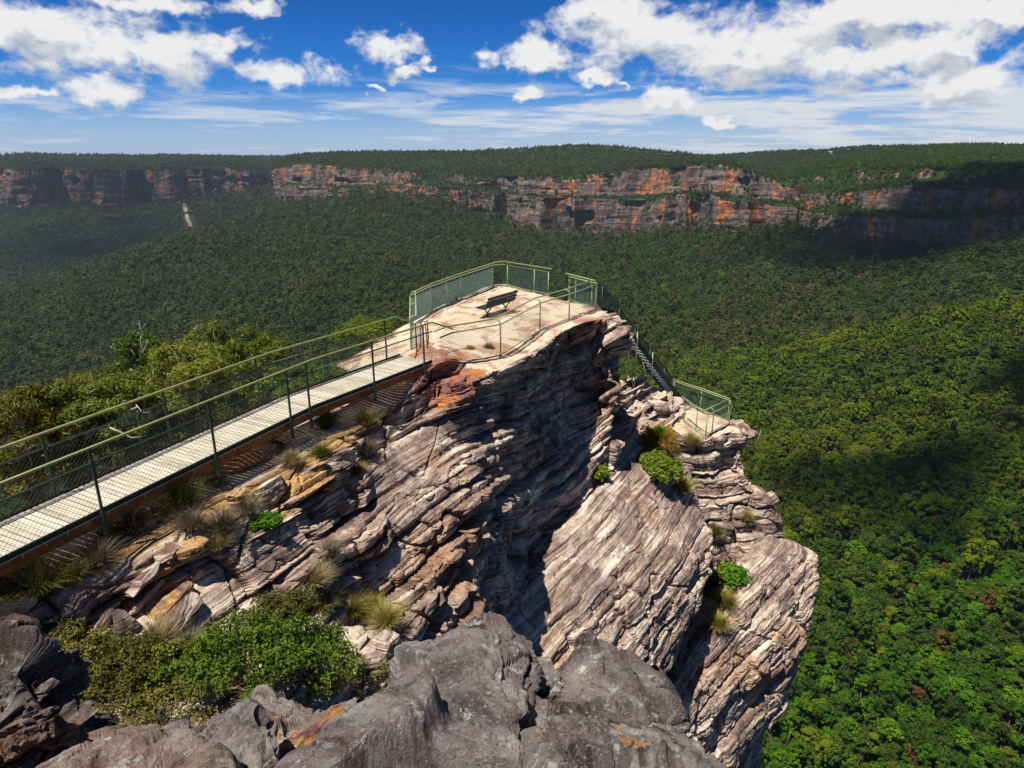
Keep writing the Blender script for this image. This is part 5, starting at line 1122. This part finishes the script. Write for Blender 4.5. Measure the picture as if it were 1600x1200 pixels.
for i, (u, v, y, lb) in enumerate(((1185, 690, 470, 'thin pale trunk in the shade beside the lower lookout'), (1400, 470, 900, 'pale dead trunk high on the right valley slope'), (1480, 905, 300, 'pale dead trunk among the bright trees under the cloud shade'), (1365, 1120, 218, 'slender dead trunk among the green trees low on the right'), (1532, 1062, 230, 'short dead trunk near the right edge low down'), (600, 345, 1700, 'white dead trunk below the left end of the central cliff'))):
    p = PY(u, v, y); s = .35 + y / 1600.0; mb = MB(); mb.tube([tuple(p + np.array((-.5, 0, -6)) * s), tuple(p + np.array((0, 0, 6)) * s), tuple(p + np.array((1.2, 0, 14)) * s)], .55 * s, 6, .2 * s); mb.tube([tuple(p + np.array((0, 0, 6)) * s), tuple(p + np.array((-2, .5, 11)) * s)], .25 * s, 5, .1 * s); tag(mb.build('dead_tree', M_white, None, True), lb, 'dead tree')
# a dead trunk standing out of the far forest
p = PY(1291, 446, 1010); mb = MB();  mb.tube([tuple(p + np.array((-1, 0, -8))), tuple(p + np.array((0, 0, 2))), tuple(p + np.array((3, 0, 14)))], 1.3, 6, .6); tag(mb.build('dead_tree', M_white, None, True), 'pale bare trunk leaning out of the forest on the right slope', 'dead tree')
# ------------------------------------------------------------------ daylight, sky, clouds
LS = np.array((-.30, -.185, .93)); LS /= np.linalg.norm(LS)
sun_d = bpy.data.lights.new('sun', 'SUN'); sun = bpy.data.objects.new('sun', sun_d); COL.objects.link(sun); sun_d.energy = 4.8; sun_d.angle = R(.53); sun_d.color = (1, .945, .85)
sun.rotation_euler = Vector(tuple(LS)).to_track_quat('Z', 'Y').to_euler()
w = bpy.data.worlds.new('World'); sc.world = w; w.use_nodes = True; t = NT(w.node_tree); bg = t.n['Background']
sky = t.node('ShaderNodeTexSky', sky_type='NISHITA'); sky.sun_disc = False; sky.sun_elevation = math.asin(LS[2]); sky.sun_rotation = math.atan2(LS[0], LS[1]); sky.altitude = 900; sky.air_density = 1.0; sky.dust_density = .4; sky.ozone_density = 3.0
D = t.node('ShaderNodeTexCoord').outputs['Generated']; x, y, z = t.sep(D); az = t.m('ARCTAN2', x, y); el = t.m('ARCSINE', z)
CL = [(50,45,150,62,46),(190,85,190,75,50),(165,135,70,30,34),(345,68,80,24,20),(405,16,58,18,16),(440,112,105,22,26),(608,82,58,30,20),(638,112,30,14,12),(675,100,22,9,8),(835,92,58,30,24),(752,88,32,18,16),(955,20,90,34,24),(1020,62,150,62,44),(1190,82,190,62,46),(1340,22,240,46,36),(1360,95,150,44,40),(1525,130,95,40,30),(1052,156,52,24,13),(828,145,28,17,10),(35,140,45,14,14),(1480,70,130,40,34),(938,122,34,12,10),(250,8,140,22,18),(1570,20,120,40,34),(980,130,18,8,7),(585,137,12,7,6),(1120,193,20,9,7),(-80,60,120,80,50),(1680,90,120,70,50)]
fg = bpy.data.node_groups.new('cloud_field', 'ShaderNodeTree'); fg.interface.new_socket('az', in_out='INPUT', socket_type='NodeSocketFloat'); fg.interface.new_socket('el', in_out='INPUT', socket_type='NodeSocketFloat'); fg.interface.new_socket('d', in_out='OUTPUT', socket_type='NodeSocketFloat')
q = NT(fg); gi = q.node('NodeGroupInput'); go = q.node('NodeGroupOutput'); a_, e_ = gi.outputs[0], gi.outputs[1]
acc = None; base_ = q.comb(a_, e_, 0.0)
for (u, v, ru, rt, rb) in CL:
    d = ray(u, v - (rt - rb) / 2); hy = math.hypot(d[0], d[1]); ca = math.atan2(d[0], d[1]); ce = math.atan2(d[2], hy); k = 1 / np.linalg.norm(d); ix = 1 / (ru * k * 1.04); iy = 1 / ((rt + rb) / 2 * k * .98)
    n = q.node('ShaderNodeVectorMath', operation='MULTIPLY_ADD'); q.put(n.inputs[0], base_); n.inputs[1].default_value = (ix, iy, 0); n.inputs[2].default_value = (-ca * ix, -ce * iy, 0)
    l = q.node('ShaderNodeVectorMath', operation='LENGTH'); q.put(l.inputs[0], n.outputs[0]); s = l.outputs['Value']
    acc = s if acc is None else q.m('SMOOTH_MIN', acc, s, .25)
acc = q.m('SUBTRACT', 1.0, acc)
q.put(go.inputs[0], acc)
def field(a, e):
    g = t.node('ShaderNodeGroup'); g.node_tree = fg; t.put(g.inputs[0], a); t.put(g.inputs[1], e); return g.outputs[0]
vec = t.comb(az, t.m('MULTIPLY', el, 1.4), 0.3); n0 = t.noise(vec, 6.0, 2, .5)
wv = t.vm('ADD', vec, t.comb(t.m('MULTIPLY', n0, .06), t.m('MULTIPLY', n0, .04), 0.0))
def puffs(v, det): return t.m('ADD', t.m('MULTIPLY', t.m('SUBTRACT', t.noise(v, 15, det, .53, .2), .5), 2.7), t.m('MULTIPLY', t.m('SUBTRACT', .32, t.m('ABSOLUTE', t.m('SUBTRACT', t.noise(v, 34, 4, .6), .5))), 1.5))
wn = t.node('ShaderNodeTexNoise'); t.put(wn.inputs['Vector'], vec); wn.inputs['Scale'].default_value = 38; wn.inputs['Detail'].default_value = 3; ws = t.sep(t.vm('MULTIPLY', t.vm('SUBTRACT', wn.outputs['Color'], (.5, .5, .5)), (.055, .042, 0)))
azw = t.m('ADD', az, ws[0]); elw = t.m('ADD', el, ws[1])
f0 = t.m('ADD', field(azw, elw), puffs(wv, 8)); e1 = field(azw, t.m('ADD', elw, .026)); f1 = t.m('ADD', e1, puffs(t.vm('ADD', wv, (-.008, .030, 0)), 5))
f2 = puffs(t.vm('ADD', wv, (-.004, .010, 0)), 5)
cum = t.step(f0, .20, 1.02)
acc0 = t.m('SUBTRACT', f0, puffs(wv, 4))
grad = t.m('ADD', t.m('MULTIPLY', t.m('SUBTRACT', e1, acc0), .75), t.m('MULTIPLY', t.m('SUBTRACT', f2, puffs(wv, 5)), .55))
thick = t.m('ADD', t.m('MULTIPLY', t.step(grad, -.55, .75), .8), t.m('MULTIPLY', t.step(f1, .6, 2.0), .25))  # cloud self-shading put into the colour: bases grey, tops white
ccol = t.ramp(thick, [(.16, (1.0, 1.0, 1.0)), (.36, (.93, .945, .96)), (.54, (.76, .795, .84)), (.9, (.55, .61, .68))])
# thin streaks near the horizon, seen in perspective on a high flat layer
zi = t.m('DIVIDE', 1.0, t.m('ADD', t.m('MAXIMUM', z, 0.0), .035)); pv = t.comb(t.m('MULTIPLY', x, zi), t.m('MULTIPLY', y, zi), 0.0)
s1 = t.noise(pv, .55, 6, .62, .3)
s3 = t.noise(t.comb(t.m('MULTIPLY', az, 3.4), t.m('MULTIPLY', t.m('ADD', el, t.m('MULTIPLY', az, .02)), 24.0), 1.7), 1.6, 7, .62, .5)
band = t.m('MULTIPLY', t.step(el, .15, .06), t.m('ADD', .95, t.m('MULTIPLY', t.step(az, -.45, .35), .35)))
stv = t.m('ADD', t.m('MULTIPLY', s1, .45), t.m('MULTIPLY', s3, .62))
st = t.m('MULTIPLY', t.step(stv, t.m('SUBTRACT', .68, t.m('MULTIPLY', band, .22)), t.m('SUBTRACT', .92, t.m('MULTIPLY', band, .24))), t.m('MULTIPLY', band, .85), clamp=True)
skyc = t.mix(1.0, sky.outputs[0], t.ramp(el, [(0.0, (.26, .48, .92)), (.05, (.16, .42, .86)), (.10, (.085, .34, .76)), (.18, (.05, .27, .63)), (.4, (.16, .27, .42))]), 'MULTIPLY')
CS = 6.5
veil = t.m('MULTIPLY', t.step(el, .09, .0), t.m('ADD', .44, t.m('MULTIPLY', t.step(az, -.5, .4), .12)))
col = t.mix(t.m('MAXIMUM', st, veil), skyc, (.80 * CS, .85 * CS, .92 * CS))
cl = t.node('ShaderNodeVectorMath', operation='SCALE'); t.put(cl.inputs[0], ccol); cl.inputs['Scale'].default_value = CS
col = t.mix(t.m('MULTIPLY', cum, t.step(el, -.01, .01)), col, cl.outputs[0])
t.put(bg.inputs['Color'], col); bg.inputs['Strength'].default_value = .1
w.cycles.sampling_method = 'NONE'
# clouds overhead, out of the frame, whose shade lies on the valley
m, t, b = mat('cloud', 1, 0); b.inputs['Base Color'].default_value = (.9, .9, .9, 1); M_cloud = m      # thin towards its rim, as vapour is
tp_ = t.node('ShaderNodeBsdfTransparent'); mx = t.node('ShaderNodeMixShader'); cn = t.noise(t.pos(), .012, 5, .6)
t.put(mx.inputs[0], t.m('MULTIPLY', t.step(t.m('ADD', t.attr('thick'), t.m('MULTIPLY', t.m('SUBTRACT', cn, .5), .9)), .05, .75), .86)); t.l.new(tp_.outputs[0], mx.inputs[1]); t.l.new(b.outputs[0], mx.inputs[2]); t.l.new(mx.outputs[0], t.n['Material Output'].inputs['Surface'])
def cloud(g, rx, ry, h, seed, label, rz=0.0, dens=1.0):
    """a flat based cumulus, its shade falling on ground point g"""
    g = np.array(g, float); c = g + LS * ((h - g[2]) / LS[2]); n = 90; th = np.linspace(0, 2 * np.pi, n); ph = np.linspace(0, np.pi, n // 2); T, Ph = np.meshgrid(th, ph)
    S_ = np.stack([np.sin(Ph) * np.cos(T), np.sin(Ph) * np.sin(T), np.cos(Ph)], -1); q = S_ + seed * 5.0
    k = 1 + .55 * fbm(q, 1.3, 4, 600 + seed) + .15 * fbm(q, 6, 2, 640); P = S_ * k[..., None]; P[..., 2] = np.where(P[..., 2] < 0, P[..., 2] * .25, P[..., 2]); cr, sr_ = math.cos(rz), math.sin(rz)
    X_, Y_ = P[..., 0] * rx, P[..., 1] * ry; V = np.stack([X_ * cr - Y_ * sr_, X_ * sr_ + Y_ * cr, P[..., 2] * min(rx, ry) * .5], -1)
    o = link('cloud', npmesh('cloud', V.reshape(-1, 3), grid_faces(*T.shape), True, {'thick': (1 - np.sin(Ph)) * dens}), M_cloud, None, tuple(c)); tag(o, label, None, None, 'structure'); return o
cloud(PY(1440, 770, 372), 120, 85, 800, 1, 'white cumulus high above the near gully', 0, .8)
cloud(PY(1640, 700, 430), 60, 60, 800, 6, 'small white cumulus high above the right spur')
cloud(PY(1520, 345, 1010), 430, 250, 900, 2, 'white cumulus high above the right cliff', -.9, 1.1)
cloud(PY(180, 300, 2950), 800, 330, 1500, 3, 'broad white cumulus high above the far left cliff', 0, .5)
cloud(PY(120, 372, 2350), 620, 330, 1500, 4, 'long white cumulus high above the far left valley', .3, .55)
HAZE = 3.6e-5
if HAZE > 0:
    m = bpy.data.materials.new('haze_air'); m.use_nodes = True; t = NT(m.node_tree); t.n.remove(t.n['Principled BSDF']); v = t.node('ShaderNodeVolumePrincipled'); v.inputs['Color'].default_value = (.62, .78, 1.0, 1); v.inputs['Density'].default_value = HAZE; v.inputs['Anisotropy'].default_value = .1
    t.l.new(v.outputs[0], t.n['Material Output'].inputs['Volume']); mb = MB(); a, c, z0, z1 = -6500, 6500, -430, 60
    mb.add([(a, a, z0), (c, a, z0), (c, c, z0), (a, c, z0), (a, a, z1), (c, a, z1), (c, c, z1), (a, c, z1)], [(3, 2, 1, 0), (4, 5, 6, 7), (0, 1, 5, 4), (1, 2, 6, 5), (2, 3, 7, 6), (3, 0, 4, 7)])
    tag(mb.build('haze', m), kind='stuff')
vs = sc.view_settings; vs.view_transform = 'Standard'; vs.look = 'None'; vs.gamma = 1.0; vs.exposure = 0.4; vs.use_curve_mapping = False
sc.cycles.max_bounces = 5; sc.cycles.diffuse_bounces = 3; sc.cycles.transmission_bounces = 2; sc.cycles.volume_bounces = 0; sc.cycles.caustics_reflective = False; sc.cycles.caustics_refractive = False
